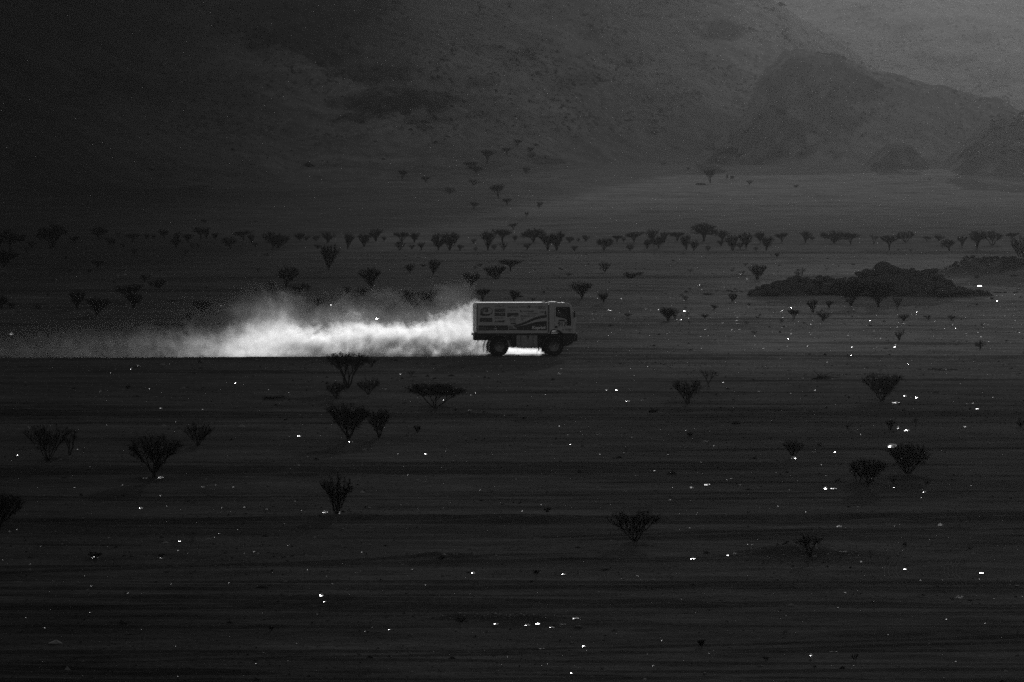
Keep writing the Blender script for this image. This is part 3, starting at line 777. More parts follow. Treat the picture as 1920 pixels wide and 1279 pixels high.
LOOK = {'V': 'fan-shaped acacia', 'flat': 'flat-topped acacia', 'round': 'round-crowned acacia', 'bare': 'leafless tree', 'bush': 'twiggy bush', 'sparse': 'thin bare sapling', 'scrub': 'low dark bush'}
variants = {}
for kd in KIND:
    variants[kd] = []
    for i in range(4 if kd in ('V', 'flat', 'round', 'bush') else 3):
        variants[kd].append(tree_meshes(kd, 2.4, 2.4, 1.0, 100 + i * 13 + len(kd), rmin=.022))
def plant(P, w, h, meshes, kd, sx, sy, rz, label, group):
    small = kd in ('bush', 'scrub', 'sparse')
    P = P - Vector((0, 0, .03))
    t = empty('desert_bush' if small else ('bare_tree' if kd == 'bare' else 'acacia_tree'), P, rz)
    if rz: t.rotation_euler = (random.uniform(-.1, .1), random.uniform(-.16, .16), rz)
    t.scale = (sx, sx, sy)
    props(t, label, 'bush' if small else 'tree', group)
    for nm, me in zip(('stem' if small else 'trunk', 'crown'), meshes):
        link(nm, me, t)
    return t
for i, (px, py, w, h, kd, lean, lab) in enumerate(NEAR):
    P = at(px, py); s = ppm(P)
    wm, hm = w / s, h / s
    big = w * h > 1800
    meshes = tree_meshes(kd, wm, hm, (1.9 if big else 1.15 if w * h > 900 else .55), 500 + i, lean, rmin=.0075)
    plant(P, wm, hm, meshes, kd, 1, 1, 0, lab, 'trees and bushes of the near plain')
    used_labels.add(lab)
far_lab = []
for i, (px, py, w, h, kd) in enumerate(FAR):
    size = 'tall ' if h > 29 else ('wide ' if w > 38 else ('small ' if max(w, h) < 13 else ('squat ' if w > 1.8 * h else ('slim ' if h > w * 1.1 else ''))))
    far_lab.append([size + LOOK[kd] + ', ' + y_phrase(py) + ', ' + x_phrase(px), px, py, w])
bylab = {}
for r in far_lab: bylab.setdefault(r[0], []).append(r)
for lab, rs_ in bylab.items():
    if len(rs_) > 1:
        rs_.sort(key=lambda r: r[1])
        ws = ['left-hand', 'right-hand'] if len(rs_) == 2 else (['left-hand', 'middle', 'right-hand'] if len(rs_) == 3 else ['leftmost', 'second', 'third', 'fourth', 'fifth', 'sixth', 'seventh'])
        for k, r in enumerate(rs_): r[0] = ws[min(k, len(ws) - 1)] + ' ' + r[0]
for i, (px, py, w, h, kd) in enumerate(FAR):
    P = at(px, py); s = ppm(P)
    meshes = variants[kd][i % len(variants[kd])]
    plant(P, w / s, h / s, meshes, kd, w / s / 2.4, h / s / 2.4, random.random() * 6.28, far_lab[i][0],
          'bushes on the hillside' if py < 430 else ('trees of the distant tree line' if py < 476 else 'trees and bushes of the far plain'))

# fallen branches and logs
def branch(px, py, w, h, label, seed):
    P = at(px, py); s = ppm(P); rs = random.Random(seed)
    b = MB()
    for k in range(9):
        a = Vector((rs.uniform(-.5, .1) * w / s, rs.uniform(-.2, .2), .03))
        e = Vector((rs.uniform(-.5, .5) * w / s, rs.uniform(-.4, .4), rs.uniform(.05, 1) * h / s))
        m_ = (a + e) / 2 + Vector((0, 0, .1 * h / s))
        b.tube(a, m_, .03, .02, 5); b.tube(m_, e, .02, .008, 4)
        for _ in range(4): b.sliver(m_.lerp(e, rs.random()), e + Vector((rs.gauss(0, .1), rs.gauss(0, .1), rs.uniform(0, .12))), .012)
    b.tube(Vector((-.5 * w / s, 0, .03)), Vector((.1 * w / s, .25, .05)), .035, .03, 7, True); b.tube(Vector((.1 * w / s, .25, .05)), Vector((.45 * w / s, .1, .1)), .03, .012, 7, True)
    o = link('fallen_branch', b.mesh('fallen_branch', M['bark'])); o.location = P
    props(o, label, 'branch')
branch(1548, 713, 52, 16, 'fallen dry branch lying flat left of the broad crowned acacia', 3)
branch(1227, 773, 20, 10, 'short dark log with an upright stub below the truck nose', 4)
branch(324, 566, 20, 3, 'flat dark log lying on the far plain above the dust', 5)
branch(515, 748, 40, 5, 'low heap of dry branches on a sand mound under the dust', 6)

# ------------------------------------------------------------------ boulders and stones
def boulder_mesh(seed, sub=2, flat=.75):
    bm = bmesh.new()
    bmesh.ops.create_icosphere(bm, subdivisions=sub, radius=1.0)
    rs = random.Random(seed)
    cuts = [Vector((rs.gauss(0, 1), rs.gauss(0, 1), rs.gauss(.2, .8))).normalized() for _ in range(7)]
    for v in bm.verts:
        p = v.co.copy()
        for c in cuts:
            d = p.dot(c)
            if d > .78: p -= c * (d - .78) * .8
        n = mnoise.fractal(p * 1.3 + Vector((seed * 3.1, 0, 0)), 1.0, 2.0, 3)
        v.co = p * (1 + .16 * n)
        v.co.z *= flat
    me = bpy.data.meshes.new('boulder')
    bm.to_mesh(me); bm.free()
    me.materials.append(M['rock'])
    me.polygons.foreach_set('use_smooth', [True] * len(me.polygons))
    return me
BOULD = [boulder_mesh(i) for i in range(7)]
o0 = at(1640, 556)
out = empty('rock_outcrop', o0)
props(out, 'dark outcrop of piled rounded boulders on the right of the far plain', 'rock')
so = ppm(o0)
def opx(px, py): return ((px - 1640) / so, (556 - py) / so)
prof = [(1408, 547), (1425, 540), (1447, 530), (1470, 525), (1510, 524), (1550, 522), (1590, 524), (1620, 518), (1640, 505), (1665, 500), (1690, 506), (1720, 512), (1755, 514), (1775, 525), (1795, 540), (1830, 547), (1860, 550)]
pxs = [p[0] for p in prof]; pys = [p[1] for p in prof]
# the solid core of the outcrop
cv, cf = [], []
nx, ny = 90, 26
for j in range(ny):
    v_ = j / (ny - 1) * 2 - 1
    for i in range(nx):
        px = 1405 + (1862 - 1405) * i / (nx - 1)
        X_, Z_ = opx(px, np.interp(px, pxs, pys) + 3)
        dep = 2.6 + 1.2 * math.sin(i * .13)
        prof_z = max(0, 1 - abs(v_) ** 1.7)
        nn = mnoise.fractal(Vector((X_ * 1.1, v_ * 3.5, 1.3)), .8, 2.1, 5) + .8 * abs(mnoise.noise(Vector((X_ * 2.3, v_ * 6, 4.0))))
        cv.append((X_ + .2 * nn, v_ * dep + 3.0, -.15 + (Z_ + .15) * prof_z + .34 * nn * prof_z))
for j in range(ny - 1):
    for i in range(nx - 1):
        a = j * nx + i
        cf.append((a, a + 1, a + nx + 1, a + nx))
link('bedrock', mesh_np('bedrock', cv, cf, M['rock'], True), out)
def bould(px, py, rw, rh, dy, k, rot=0.0, tilt=0.0):
    x_, z_ = opx(px, py)
    b = link('boulder', BOULD[k % 7], out)
    b.location = (x_, dy, z_)
    b.scale = (rw / so, .8 * (rw + rh) / 2 / so + .15, rh / so / .75)
    b.rotation_euler = (0, tilt, rot)
for k, (px, py, rw, rh) in enumerate([
    (1660, 506, 20, 15), (1682, 508, 12, 10), (1647, 512, 12, 10), (1701, 513, 9, 9), (1714, 512, 8, 9), (1724, 517, 9, 10), (1692, 520, 14, 10), (1706, 526, 14, 11),
    (1747, 509, 19, 6), (1738, 518, 10, 8), (1755, 520, 12, 8), (1618, 516, 14, 6), (1634, 520, 16, 9), (1554, 524, 8, 8), (1538, 527, 8, 6), (1526, 528, 6, 5),
    (1509, 527, 8, 6), (1487, 530, 13, 7), (1460, 532, 12, 6), (1440, 537, 14, 5), (1425, 541, 10, 4), (1470, 541, 16, 6), (1498, 540, 12, 6), (1520, 538, 14, 6), (1552, 536, 16, 8),
    (1580, 530, 14, 9), (1602, 528, 14, 10), (1660, 525, 20, 12), (1685, 535, 18, 10), (1640, 538, 18, 10), (1712, 540, 18, 9), (1738, 532, 16, 9), (1760, 536, 18, 9), (1778, 541, 14, 7),
    (1752, 548, 8, 6), (1770, 546, 8, 5), (1790, 546, 9, 4), (1800, 546, 12, 5), (1814, 547, 11, 6), (1842, 548, 6, 4), (1610, 542, 16, 8), (1575, 543, 16, 6), (1670, 515, 14, 9),
    (1780, 529, 8, 6), (1768, 526, 10, 7), (1455, 545, 10, 4), (1490, 547, 12, 3), (1545, 545, 12, 4), (1720, 528, 8, 6), (1632, 527, 10, 8), (1697, 547, 14, 5), (1832, 546, 10, 3)]):
    rs = random.Random(k)
    front = (py - 505) / 45.0
    bould(px, py, rw, rh, 3.3 - 3.0 * front + rs.uniform(-.3, .3), k, rs.uniform(-.5, .5), rs.uniform(-.2, .2))
rs = random.Random(77)
for k in range(85):
    px = rs.uniform(1430, 1815); top = np.interp(px, pxs, pys); t_ = rs.random() ** .8
    py = top + (551 - top) * t_
    if py > 549: continue
    s_ = rs.uniform(3.5, 7) + (551 - top) * .12 * rs.random()
    bould(px, py, s_ * rs.uniform(1, 1.7), s_ * rs.uniform(.7, 1.1), 2.4 - 2.9 * t_ + rs.uniform(-.2, .2), k * 3 + 1, rs.uniform(0, 3), rs.uniform(-.5, .5))
# single rocks
ROCKS = [
    (1363.5, 334, 4, 11, 'upright pointed dark rock on the fan under the hill'), (1373, 334, 8, 8, 'blocky dark rock beside the upright pointed rock'),
    (1875, 518, 0, 0, ''), (1314, 346, 24, 5, 'low flat dark rock at the foot of the lone hillside tree'),
    (1488, 552, 6, 4, 'small round dark rock just below the outcrop'), (1327, 551, 18, 4, 'low dark hump of rock left of the outcrop'),
    (1875, 548, 5, 4, 'small dark rock right of the outcrop tip'), (1735, 518, 0, 0, ''), (1875, 516.5, 0, 0, ''), (1831, 519, 11, 7, 'dark round rock on the low ridge at right'),
    (1511, 741, 8, 3, 'flat dark stone left of the broad crowned acacia'), (1085, 1176, 18, 6, 'dark stone at the right end of the litter patch'),
    (1425, 1249, 12, 4, 'dark flat stone at the bottom edge right of centre'), (1030, 705, 0, 0, ''), (1185, 989, 0, 0, ''),
]
for k, (px, py, w, h, lab) in enumerate(ROCKS):
    if not lab: continue
    P = at(px, py + 1); s = ppm(P)
    b = link('rock', BOULD[k % 7]); b.location = P + Vector((0, 0, .2 * h / s)); b.scale = (w / 2 / s, w / 2 / s, h / s * .8)
    props(b, lab, 'rock')
# stones scattered over plain and hill (nobody could count them)
def scatter(name, pts, seed, material, small=False):
    rs = np.random.default_rng(seed)
    t = (1 + 5 ** .5) / 2
    base = np.array([(-1, t, 0), (1, t, 0), (-1, -t, 0), (1, -t, 0), (0, -1, t), (0, 1, t), (0, -1, -t), (0, 1, -t), (t, 0, -1), (t, 0, 1), (-t, 0, -1), (-t, 0, 1)]) / 1.9
    fi = np.array([(0, 11, 5), (0, 5, 1), (0, 1, 7), (0, 7, 10), (0, 10, 11), (1, 5, 9), (5, 11, 4), (11, 10, 2), (10, 7, 6), (7, 1, 8), (3, 9, 4), (3, 4, 2), (3, 2, 6), (3, 6, 8), (3, 8, 9), (4, 9, 5), (2, 4, 11), (6, 2, 10), (8, 6, 7), (9, 8, 1)])
    if small:
        base = np.array([(1, 0, 0), (0, 1, 0), (-1, 0, 0), (0, -1, 0), (0, 0, 1)], float)
        fi = np.array([(0, 1, 4), (1, 2, 4), (2, 3, 4), (3, 0, 4)])
    n = len(pts); m_ = len(base)
    V = base[None] * (1 + .3 * rs.standard_normal((n, m_, 1)))
    sc_ = pts[:, 3][:, None, None] * np.stack([rs.uniform(.7, 1.6, n), rs.uniform(.7, 1.4, n), rs.uniform(.45, .9, n)], -1)[:, None]
    V = V * sc_ + pts[:, None, :3]
    F = fi[None] + (np.arange(n) * m_)[:, None, None]
    me = bpy.data.meshes.new(name)
    co = V.reshape(-1, 3).astype(np.float32); f = F.reshape(-1, 3).astype(np.int32)
    me.vertices.add(len(co)); me.vertices.foreach_set('co', co.ravel())
    me.loops.add(f.size); me.loops.foreach_set('vertex_index', f.ravel())
    me.polygons.add(len(f)); me.polygons.foreach_set('loop_start', np.arange(0, f.size, 3, dtype=np.int32)); me.polygons.foreach_set('loop_total', np.full(len(f), 3, dtype=np.int32))
    me.update(calc_edges=True); me.materials.append(material)
    return props(link(name, me), kind='stuff')
N1 = 5200
Dq = FPX * CAM_Z / (rng.uniform(490, 1290, N1) - HORIZON)
xq = rng.uniform(-.066, .066, N1) * Dq
keep = (fbm(xq / 9, Dq / 22, 3, 60) + .3 * rng.standard_normal(N1)) > .1
Dq, xq = Dq[keep], xq[keep]
sz = np.minimum(.05, .012 + .012 * rng.pareto(2.6, len(Dq))) * (.7 + Dq / 700)
scatter('scattered_stones', np.stack([xq, Dq, plain(xq, Dq) + .2 * sz, sz], 1), 1, M['stone'])
def gravel(n_, seed, lo, hi, name, material, up):
    r_ = np.random.default_rng(seed)
    D = FPX * CAM_Z / (r_.uniform(lo, hi, n_) - HORIZON); x = r_.uniform(-.063, .063, n_) * D
    k = (fbm(x / 5, D / 14, 3, seed) + .45 * r_.standard_normal(n_)) > up
    D, x = D[k], x[k]
    z = np.minimum(.16, (.42 + .32 * r_.pareto(3, len(D))) * D / FPX * 1.9)
    scatter(name, np.stack([x, D, plain(x, D) - .1 * z, z], 1), seed, material, True)
gravel(110000, 21, 480, 1290, 'dark_gravel', M['gravel_dark'], .12)
gravel(26000, 22, 500, 1290, 'pale_gravel', M['gravel_pale'], .2)
# rubble on the low ridge at the right, round mound feet
rp = []
for (px, py, wx, wy, n_, s0) in ((1900, 528, 7, 9, 420, .14), (1830, 524, 5, 5, 240, .12), (1990, 530, 8, 9, 250, .14), (1525, 1056, 2.4, 2.0, 200, .035), (960, 1172, 1.6, 1.2, 130, .03), (840, 1056, 1.5, 1.2, 110, .03), (1000, 988, 1.8, 1.6, 80, .03), (1620, 552, 11, 3, 300, .12), (1560, 705, 2.4, 1.6, 70, .04), (1765, 694, 1.6, 1.5, 60, .05)):
    D = D_of(py)
    for _ in range(n_):
        x_ = X_of(px, D) + random.gauss(0, wx * .6); y_ = D + random.gauss(0, wy * .6)
        rp.append((x_, y_, float(plain(x_, y_)), s0 * random.uniform(.5, 1.8)))
scatter('rubble', np.array(rp), 2, M['rock'])
# boulders and scrub that speckle the hillside
N2 = 340000
Dh = rng.uniform(1420, 3500, N2); xh = rng.uniform(-.063, .063, N2) * Dh
zh = hills(xh, Dh); rk = rocky(xh, Dh, zh)
seen = zh - CAM_Z < Dh * 215 / FPX
pk = np.where(rk > .2, .75, .035 + .22 * sstep(-.1, .5, fbm(xh / 16, Dh / 40, 3, 95)))
keep = seen & (rng.random(N2) < pk) & (zh > 4)
xh, Dh, zh, rk = xh[keep], Dh[keep], zh[keep], rk[keep]
sz = np.minimum(1.0, .13 + .11 * rng.pareto(2.6, len(xh))) * np.where(rk > .2, 1.5, 1.0)
scatter('hillside_boulders', np.stack([xh, Dh, zh - .1 * sz, sz], 1), 3, M['hillrock'], True)

# ------------------------------------------------------------------ tyre marks curving across the sand
def tyre_marks():
    for (dx, tag_) in ((0, 0), (112, 1)):
        b = MB()
        path = [(1712, 1030), (1692, 1040), (1677, 1050), (1670, 1062), (1670, 1074), (1677, 1086), (1692, 1098), (1708, 1106)]
        P = [at(px + dx, py) for px, py in path]
        pts = []
        for i in range(len(P) - 1):
            for k in range(6): pts.append(P[i].lerp(P[i + 1], k / 6))
        for off in (-.2, -.08, .07, .19):
            prev = None
            for i, p in enumerate(pts):
                q = Vector((p.x + off, p.y, surf(p.x + off, p.y)))
                k = len(b.v)
                b.v += [(q.x - .022, q.y, q.z - .004), (q.x, q.y, q.z + .012), (q.x + .022, q.y, q.z - .004)]
                if prev is not None: b.f += [(prev, prev + 1, k + 1, k), (prev + 1, prev + 2, k + 2, k + 1)]
                prev = k
        o = link('tyre_marks', b.mesh('tyre_marks', M['turned']))
        props(o, kind='structure')
tyre_marks()

# ------------------------------------------------------------------ litter
def bag_mesh(seed):
    bm = bmesh.new(); bmesh.ops.create_icosphere(bm, subdivisions=3, radius=.5)
    for v in bm.verts:
        n = mnoise.fractal(v.co * 3.2 + Vector((seed * 7.7, 1, 0)), 1.0, 2.0, 3)
        r = mnoise.noise(v.co * 9 + Vector((seed, 0, 0)))
        v.co *= 1 + .42 * n + .1 * r
        v.co.z = max(-.12, v.co.z * .8) + .12
    bmesh.ops.delete(bm, geom=[v for v in bm.verts if v.co.y > .12], context='VERTS')
    me = bpy.data.meshes.new('bag'); bm.to_mesh(me); bm.free(); me.materials.append(M['plastic']); return me
def bottle_mesh(seed):
    b = MB()
    prof_ = [(0, .38), (.02, .46), (.30, .5), (.34, .44), (.38, .5), (.62, .5), (.78, .2), (.86, .16), (.88, .2), (.96, .2), (.97, 0.02)]
    n = 10
    for (t, r) in prof_:
        for i in range(n):
            a = 6.283 * i / n
            b.v.append((t - .5, math.cos(a) * r * .3, .15 + math.sin(a) * r * .3))
    for j in range(len(prof_) - 1):
        for i in range(n):
            b.f.append((j * n + i, j * n + (i + 1) % n, (j + 1) * n + (i + 1) % n, (j + 1) * n + i))
    b.f.append(tuple(range(n)))
    return b.mesh('bottle', M['plastic'], True)
def scrap_mesh(seed):
    rs = random.Random(seed); b = MB(); n = 5
    for j in range(n):
        for i in range(n):
            b.v.append((i / (n - 1) - .5 + rs.uniform(-.07, .07), (j / (n - 1) - .5) * .9 + rs.uniform(-.06, .06), max(0.01, .35 * abs(math.sin(i * 1.1 + seed)) + rs.uniform(-.1, .25))))
    for j in range(n - 1):
        for i in range(n - 1):
            if rs.random() < .9: b.f.append((j * n + i, j * n + i + 1, (j + 1) * n + i + 1, (j + 1) * n + i))
    return b.mesh('scrap', M['paper'])
BAGS = [bag_mesh(i) for i in range(5)]; BOTS = [bottle_mesh(0)]; SCR = [scrap_mesh(i) for i in range(5)]
LIT = [
    (1673, 840, 20, 12, 'bag', 'biggest crumpled white bag, beside the large bare tree on the hump'),
    (610, 962, 11, 4, 'bottle', 'white bottle lying left of the tall narrow bare tree'),
    (638, 964, 6, 9, 'bottle', 'upright pair of white bottles at the tall narrow tree'),
    (887, 1075, 9, 5, 'bag', 'bright white lump alone in the lower centre'),
    (603, 1124, 9, 6, 'bag', 'upper of two touching white lumps at lower left'),
    (609, 1129, 7, 4, 'scrap', 'lower of two touching white lumps at lower left'),
    (989, 1173, 11, 5, 'bag', 'brightest white lump in the middle of the litter patch'),
    (1009, 1170, 14, 4, 'scrap', 'long white scrap right of the brightest litter lump'),
    (1035, 1177, 12, 5, 'scrap', 'crumpled scrap lowest in the litter patch'),
    (1055, 1172, 12, 3, 'scrap', 'thin pale scrap at the right of the litter patch'),
    (930, 1171, 14, 6, 'scrap', 'twisted white scrap at the left of the litter patch'),
    (1080, 1161, 13, 4, 'bottle', 'long white bottle above the right end of the litter patch'),
    (1521, 1230, 8, 7, 'bag', 'round white lump near the bottom edge at right'),
    (1300, 1048, 12, 5, 'bag', 'white lump on the left shoulder of the sand mound'),
    (1365, 1042, 7, 5, 'scrap', 'left one of two white scraps on the sand mound'),
    (1378, 1040, 7, 4, 'scrap', 'right one of two white scraps on the sand mound'),
    (1574, 988, 11, 5, 'bag', 'bright white lump just below the long dark rut'),
    (1763, 985, 12, 6, 'bag', 'crumpled bag on the rut at the right'),
    (1798, 1123, 14, 6, 'scrap', 'slanting white scrap low at the right'),
    (1840, 1075, 9, 4, 'bag', 'white lump right of the curved tyre marks'),
    (1697, 1068, 11, 3, 'scrap', 'flat white scrap between the curved tyre marks'),
    (1580, 1037, 10, 4, 'scrap', 'pale scrap right of the spindly mound shrub'),
    (1615, 1054, 6, 4, 'bag', 'small lump at the right end of the sand mound'),
    (1058, 1077, 12, 3, 'scrap', 'flat white scrap right of the lone lower centre lump'),
    (1196, 1082, 5, 4, 'scrap', 'small white scrap below the wide bare fan shrub'),
    (264, 954, 9, 5, 'bag', 'white lump on a small mound below the large fan tree'),
    (1326, 910, 12, 4, 'bottle', 'long white scrap above the track right of centre'),
    (1297, 915, 9, 5, 'bag', 'white lump just left of the long white scrap'),
    (1563, 917, 13, 3, 'bottle', 'long pale bottle left of the rounded bare tree'),
    (1548, 917, 8, 7, 'bag', 'round dull bag touching the long pale bottle'),
    (1733, 922, 9, 5, 'bag', 'bright lump right below the large bare tree'),
    (1727, 934, 4, 4, 'scrap', 'tiny scrap below the bright lump by the large tree'),
    (1675, 915, 6, 4, 'scrap', 'bent scrap between the two bare right trees'),
    (1488, 860, 13, 7, 'bag', 'pale bag caught at the foot of a small shrub'),
    (1684, 804, 5, 7, 'bag', 'upright white lump below the tiny upright shrub'),
    (1700, 808, 14, 5, 'bag', 'long white bag right of the upright white lump'),
    (1716, 797, 4, 3, 'scrap', 'tiny scrap at the foot of the tiny thin shrub'),
    (1810, 801, 9, 4, 'bag', 'small white bag alone near the right edge'),
    (1697, 743, 6, 5, 'bag', 'left one of two white lumps beside the broad acacia'),
    (1719, 746, 7, 4, 'bag', 'right one of two white lumps beside the broad acacia'),
    (1680, 759, 15, 3, 'bottle', 'thin white row of bottles under the broad acacia'),
    (1178, 753, 8, 4, 'bag', 'bright lump below the right end of the truck shadow'),
    (302, 765, 7, 4, 'bag', 'bright lump below the dust at the far left'),
    (561, 818, 9, 4, 'bag', 'white lump left of the bushy forked acacia'),
    (302, 897, 11, 4, 'bottle', 'bright bottle at the foot of the large fan tree'),
    (272, 898, 9, 3, 'scrap', 'dull scrap at the left foot of the large fan tree'),
    (178, 1046, 14, 5, 'bag', 'pale litter caught in the low dark sprig'),
    (302, 1047, 10, 3, 'scrap', 'pale scrap under the small dry sprig at lower left'),
    (1837, 537, 10, 6, 'bag', 'largest white bag right of the boulder outcrop'),
    (1817, 541, 6, 4, 'bag', 'white lump left of the largest bag by the outcrop'),
    (1389, 521, 5, 7, 'bag', 'upright white lump under a thin sapling left of the outcrop'),
    (1401, 524, 5, 5, 'bag', 'white lump between thin sapling and dense fan acacia'),
    (22, 628, 8, 8, 'bag', 'pale round bag in the thin dust at the left edge'),
    (1284, 584, 7, 4, 'bag', 'bright lump at roof height just right of the truck'),
    (708, 598, 9, 3, 'bag', 'bright lump in the dust trail left of the truck'),
    (730, 1181, 9, 3, 'scrap', 'thin white scrap left of the bottom litter patch'),
    (338, 1015, 14, 2, 'scrap', 'row of thin pale scraps at the lower left'),
]
SMALL = [(1323, 829, 10, 3), (1339, 836, 6, 3), (1566, 848, 6, 3), (1525, 848, 8, 2), (1764, 841, 5, 2), (1356, 718, 6, 4), (1505, 711, 4, 3), (1528, 732, 3, 4), (1483, 738, 3, 3), (1561, 712, 4, 3), (1833, 767, 9, 3), (1813, 758, 5, 3),
    (1204, 752, 6, 4), (1138, 732, 6, 5), (1157, 732, 7, 4), (1049, 703, 7, 4), (1053, 692, 5, 3), (891, 737, 3, 4), (881, 771, 8, 3), (832, 751, 4, 4), (751, 702, 6, 4), (723, 732, 4, 4), (655, 829, 5, 4), (661, 829, 3, 3),
    (694, 827, 5, 3), (799, 852, 8, 3), (226, 773, 5, 3), (188, 735, 4, 3), (259, 686, 4, 3), (246, 692, 4, 3), (542, 819, 5, 2), (380, 768, 5, 3), (442, 718, 4, 3), (381, 915, 6, 3), (230, 910, 4, 4), (404, 910, 3, 4), (55, 803, 5, 3),
    (33, 854, 8, 3), (437, 914, 5, 4), (482, 676, 6, 4), (1070, 834, 5, 5), (1065, 816, 4, 3), (1123, 816, 9, 3), (1228, 883, 6, 3), (1041, 885, 3, 5), (1171, 922, 6, 2), (1382, 602, 7, 4), (1483, 577, 4, 4), (1403, 578, 4, 4),
    (1467, 583, 4, 4), (1720, 586, 6, 4), (1525, 593, 4, 2), (1632, 602, 4, 3), (1384, 612, 7, 3), (1474, 614, 3, 4), (1558, 611, 3, 3), (1817, 530, 3, 3), (1790, 537, 3, 4), (1313, 535, 6, 4), (1409, 554, 5, 4), (1450, 521, 3, 4),
    (1358, 541, 3, 4), (1477, 636, 4, 4), (1644, 654, 5, 5), (1677, 651, 5, 3), (1757, 611, 3, 3), (1778, 616, 3, 3), (1792, 616, 3, 3), (1146, 583, 5, 4), (1212, 581, 5, 4), (1220, 582, 3, 4), (1113, 599, 4, 3), (1178, 596, 4, 4),
    (1094, 597, 3, 3), (1277, 600, 5, 5), (1271, 606, 3, 4), (1476, 650, 4, 4), (1432, 654, 3, 4), (1415, 648, 4, 3), (1596, 670, 4, 2), (1598, 651, 5, 2), (1883, 661, 4, 3), (1870, 566, 4, 2), (1257, 558, 3, 3), (1230, 559, 3, 2),
    (1703, 682, 4, 2), (1774, 693, 5, 3), (1659, 697, 4, 2), (372, 590, 4, 3), (415, 574, 5, 2), (410, 584, 4, 2), (607, 572, 3, 3), (621, 572, 4, 2), (1562, 1223, 14, 2), (1338, 1221, 3, 3), (1474, 1155, 3, 3), (1686, 1130, 6, 2),
    (1726, 1088, 3, 3), (1278, 1124, 3, 3), (1015, 1217, 12, 2), (1095, 1212, 12, 2), (1072, 1262, 12, 2), (56, 1060, 4, 3), (411, 1001, 5, 2), (321, 1095, 3, 3), (18, 998, 4, 3), (612, 1081, 3, 3), (754, 1058, 7, 3), (773, 1070, 4, 4)]
def litter(px, py, w, h, kd, lab, k, grp):
    P = at(px, py); s = ppm(P)
    me = {'bag': BAGS[k % 5], 'bottle': BOTS[0], 'scrap': SCR[k % 5]}[kd]
    if kd == 'scrap' and k % 3: me = BAGS[(k * 7) % 5]; h *= .5; w *= .7
    o = link({'bag': 'plastic_bag', 'bottle': 'plastic_bottle', 'scrap': 'litter_scrap'}[kd], me)
    o.location = P
    wm, hm = w / s, h / s
    if kd == 'bag': o.scale = (wm * .85, wm * .8, hm * 1.25)
    elif kd == 'bottle': o.scale = (wm, max(wm * .8, .2), hm / .3) if w > h else (hm, hm * .8, hm)
    else: o.scale = (wm, wm * .9, hm * 2.0)
    if kd == 'bottle' and h > w: o.rotation_euler = (0, -math.pi / 2, 0); o.location.z += hm / 2; o.scale = (hm, wm * 3, wm * 3)
    else: o.rotation_euler = (0, 0, random.uniform(-.3, .3))
    props(o, lab, kd if kd != 'scrap' else 'litter', grp)
for k, (px, py, w, h, kd, lab) in enumerate(LIT): litter(px, py, w, h, kd, lab, k, 'larger pieces of pale litter on the sand')
sm = []
for px, py, w, h in SMALL:
    rowp = 'above the truck wheels' if py < 640 else ('just below dust and truck' if py < 720 else ('in the middle ground' if py < 860 else ('in the lower ground' if py < 1000 else 'near the bottom')))
    sm.append(['tiny scrap %s, %s' % (rowp, x_phrase(px).replace('above', 'in line with').replace('over', 'in line with')), px, py])
bl = {}
for r in sm: bl.setdefault(r[0], []).append(r)
for lab, rs_ in bl.items():
    if len(rs_) > 1:
        rs_.sort(key=lambda r: (r[1]))
        ws = {2: ['left-hand', 'right-hand'], 3: ['left-hand', 'middle', 'right-hand']}.get(len(rs_), ['leftmost', 'second', 'third', 'fourth', 'fifth', 'sixth'])
        for q, r in enumerate(rs_): r[0] = ws[min(q, len(ws) - 1)] + ' ' + r[0]
for k, (px, py, w, h) in enumerate(SMALL): litter(px, py, w, h, 'scrap', sm[k][0], k, 'tiny pale scraps scattered on the sand')
# glints too small to count: flecks of litter, thickest to the right of the truck
fp = []
for _ in range(430):
    if random.random() < .5: px, py = random.uniform(1100, 1920), random.gauss(600, 30)
    else: px, py = random.uniform(0, 1920), random.uniform(540, 1270)
    if py < 525 or (px < 1085 and py < 680): continue
    P_ = CAM_Z * FPX / (py - HORIZON); x_ = X_of(px, P_)
    fp.append((x_, P_, float(plain(x_, P_)) + .01, random.uniform(.016, .045) * (P_ / 400)))
scatter('litter_flecks', np.array(fp), 5, M['paper'])

# ------------------------------------------------------------------ the truck
TP = at(936.2, 668.3)
YAW = R(5.7)
truck = empty('rally_truck', TP, YAW)
props(truck, 'white box-bodied four wheel rally truck with sponsor prints speeding right', 'truck')
S = 30.3 * 528.0 / TP.y * 1.0
S = ppm(TP)
HW = 1.22                                     # half width of the body
def q(zx, zy):                                # a point of the enlarged side view, in truck metres (x forward, z up)
    return ((zx / 7.68 + 860 - 936.2) / S / math.cos(YAW), (668.6 - (540 + zy / 7.68)) / S)
YC = 1.15                                     # truck centre line sits this far beyond the near wheels
def tl(name, me, parent=None):
    o = link(name, me, parent or truck)
    return o
def plate(name, outer, holes, y0, th, material, parent=None, bevel=0.0):
    cu = bpy.data.curves.new('t', 'CURVE'); cu.dimensions = '2D'; cu.fill_mode = 'BOTH'; cu.extrude = th / 2
    for poly in [outer] + list(holes):
        sp = cu.splines.new('POLY'); sp.points.add(len(poly) - 1)
        for i, (a, b_) in enumerate(poly): sp.points[i].co = (a, b_, 0, 1)
        sp.use_cyclic_u = True
    o = bpy.data.objects.new('t', cu)
    col.objects.link(o)
    dg = bpy.context.evaluated_depsgraph_get()
    me = bpy.data.meshes.new_from_object(o.evaluated_get(dg))
    bpy.data.objects.remove(o); bpy.data.curves.remove(cu)
    me.transform(Matrix.Translation((0, y0, 0)) @ Matrix.Rotation(math.pi / 2, 4, 'X'))
    me.name = name
    me.materials.clear(); me.materials.append(material)
    return tl(name, me, parent)
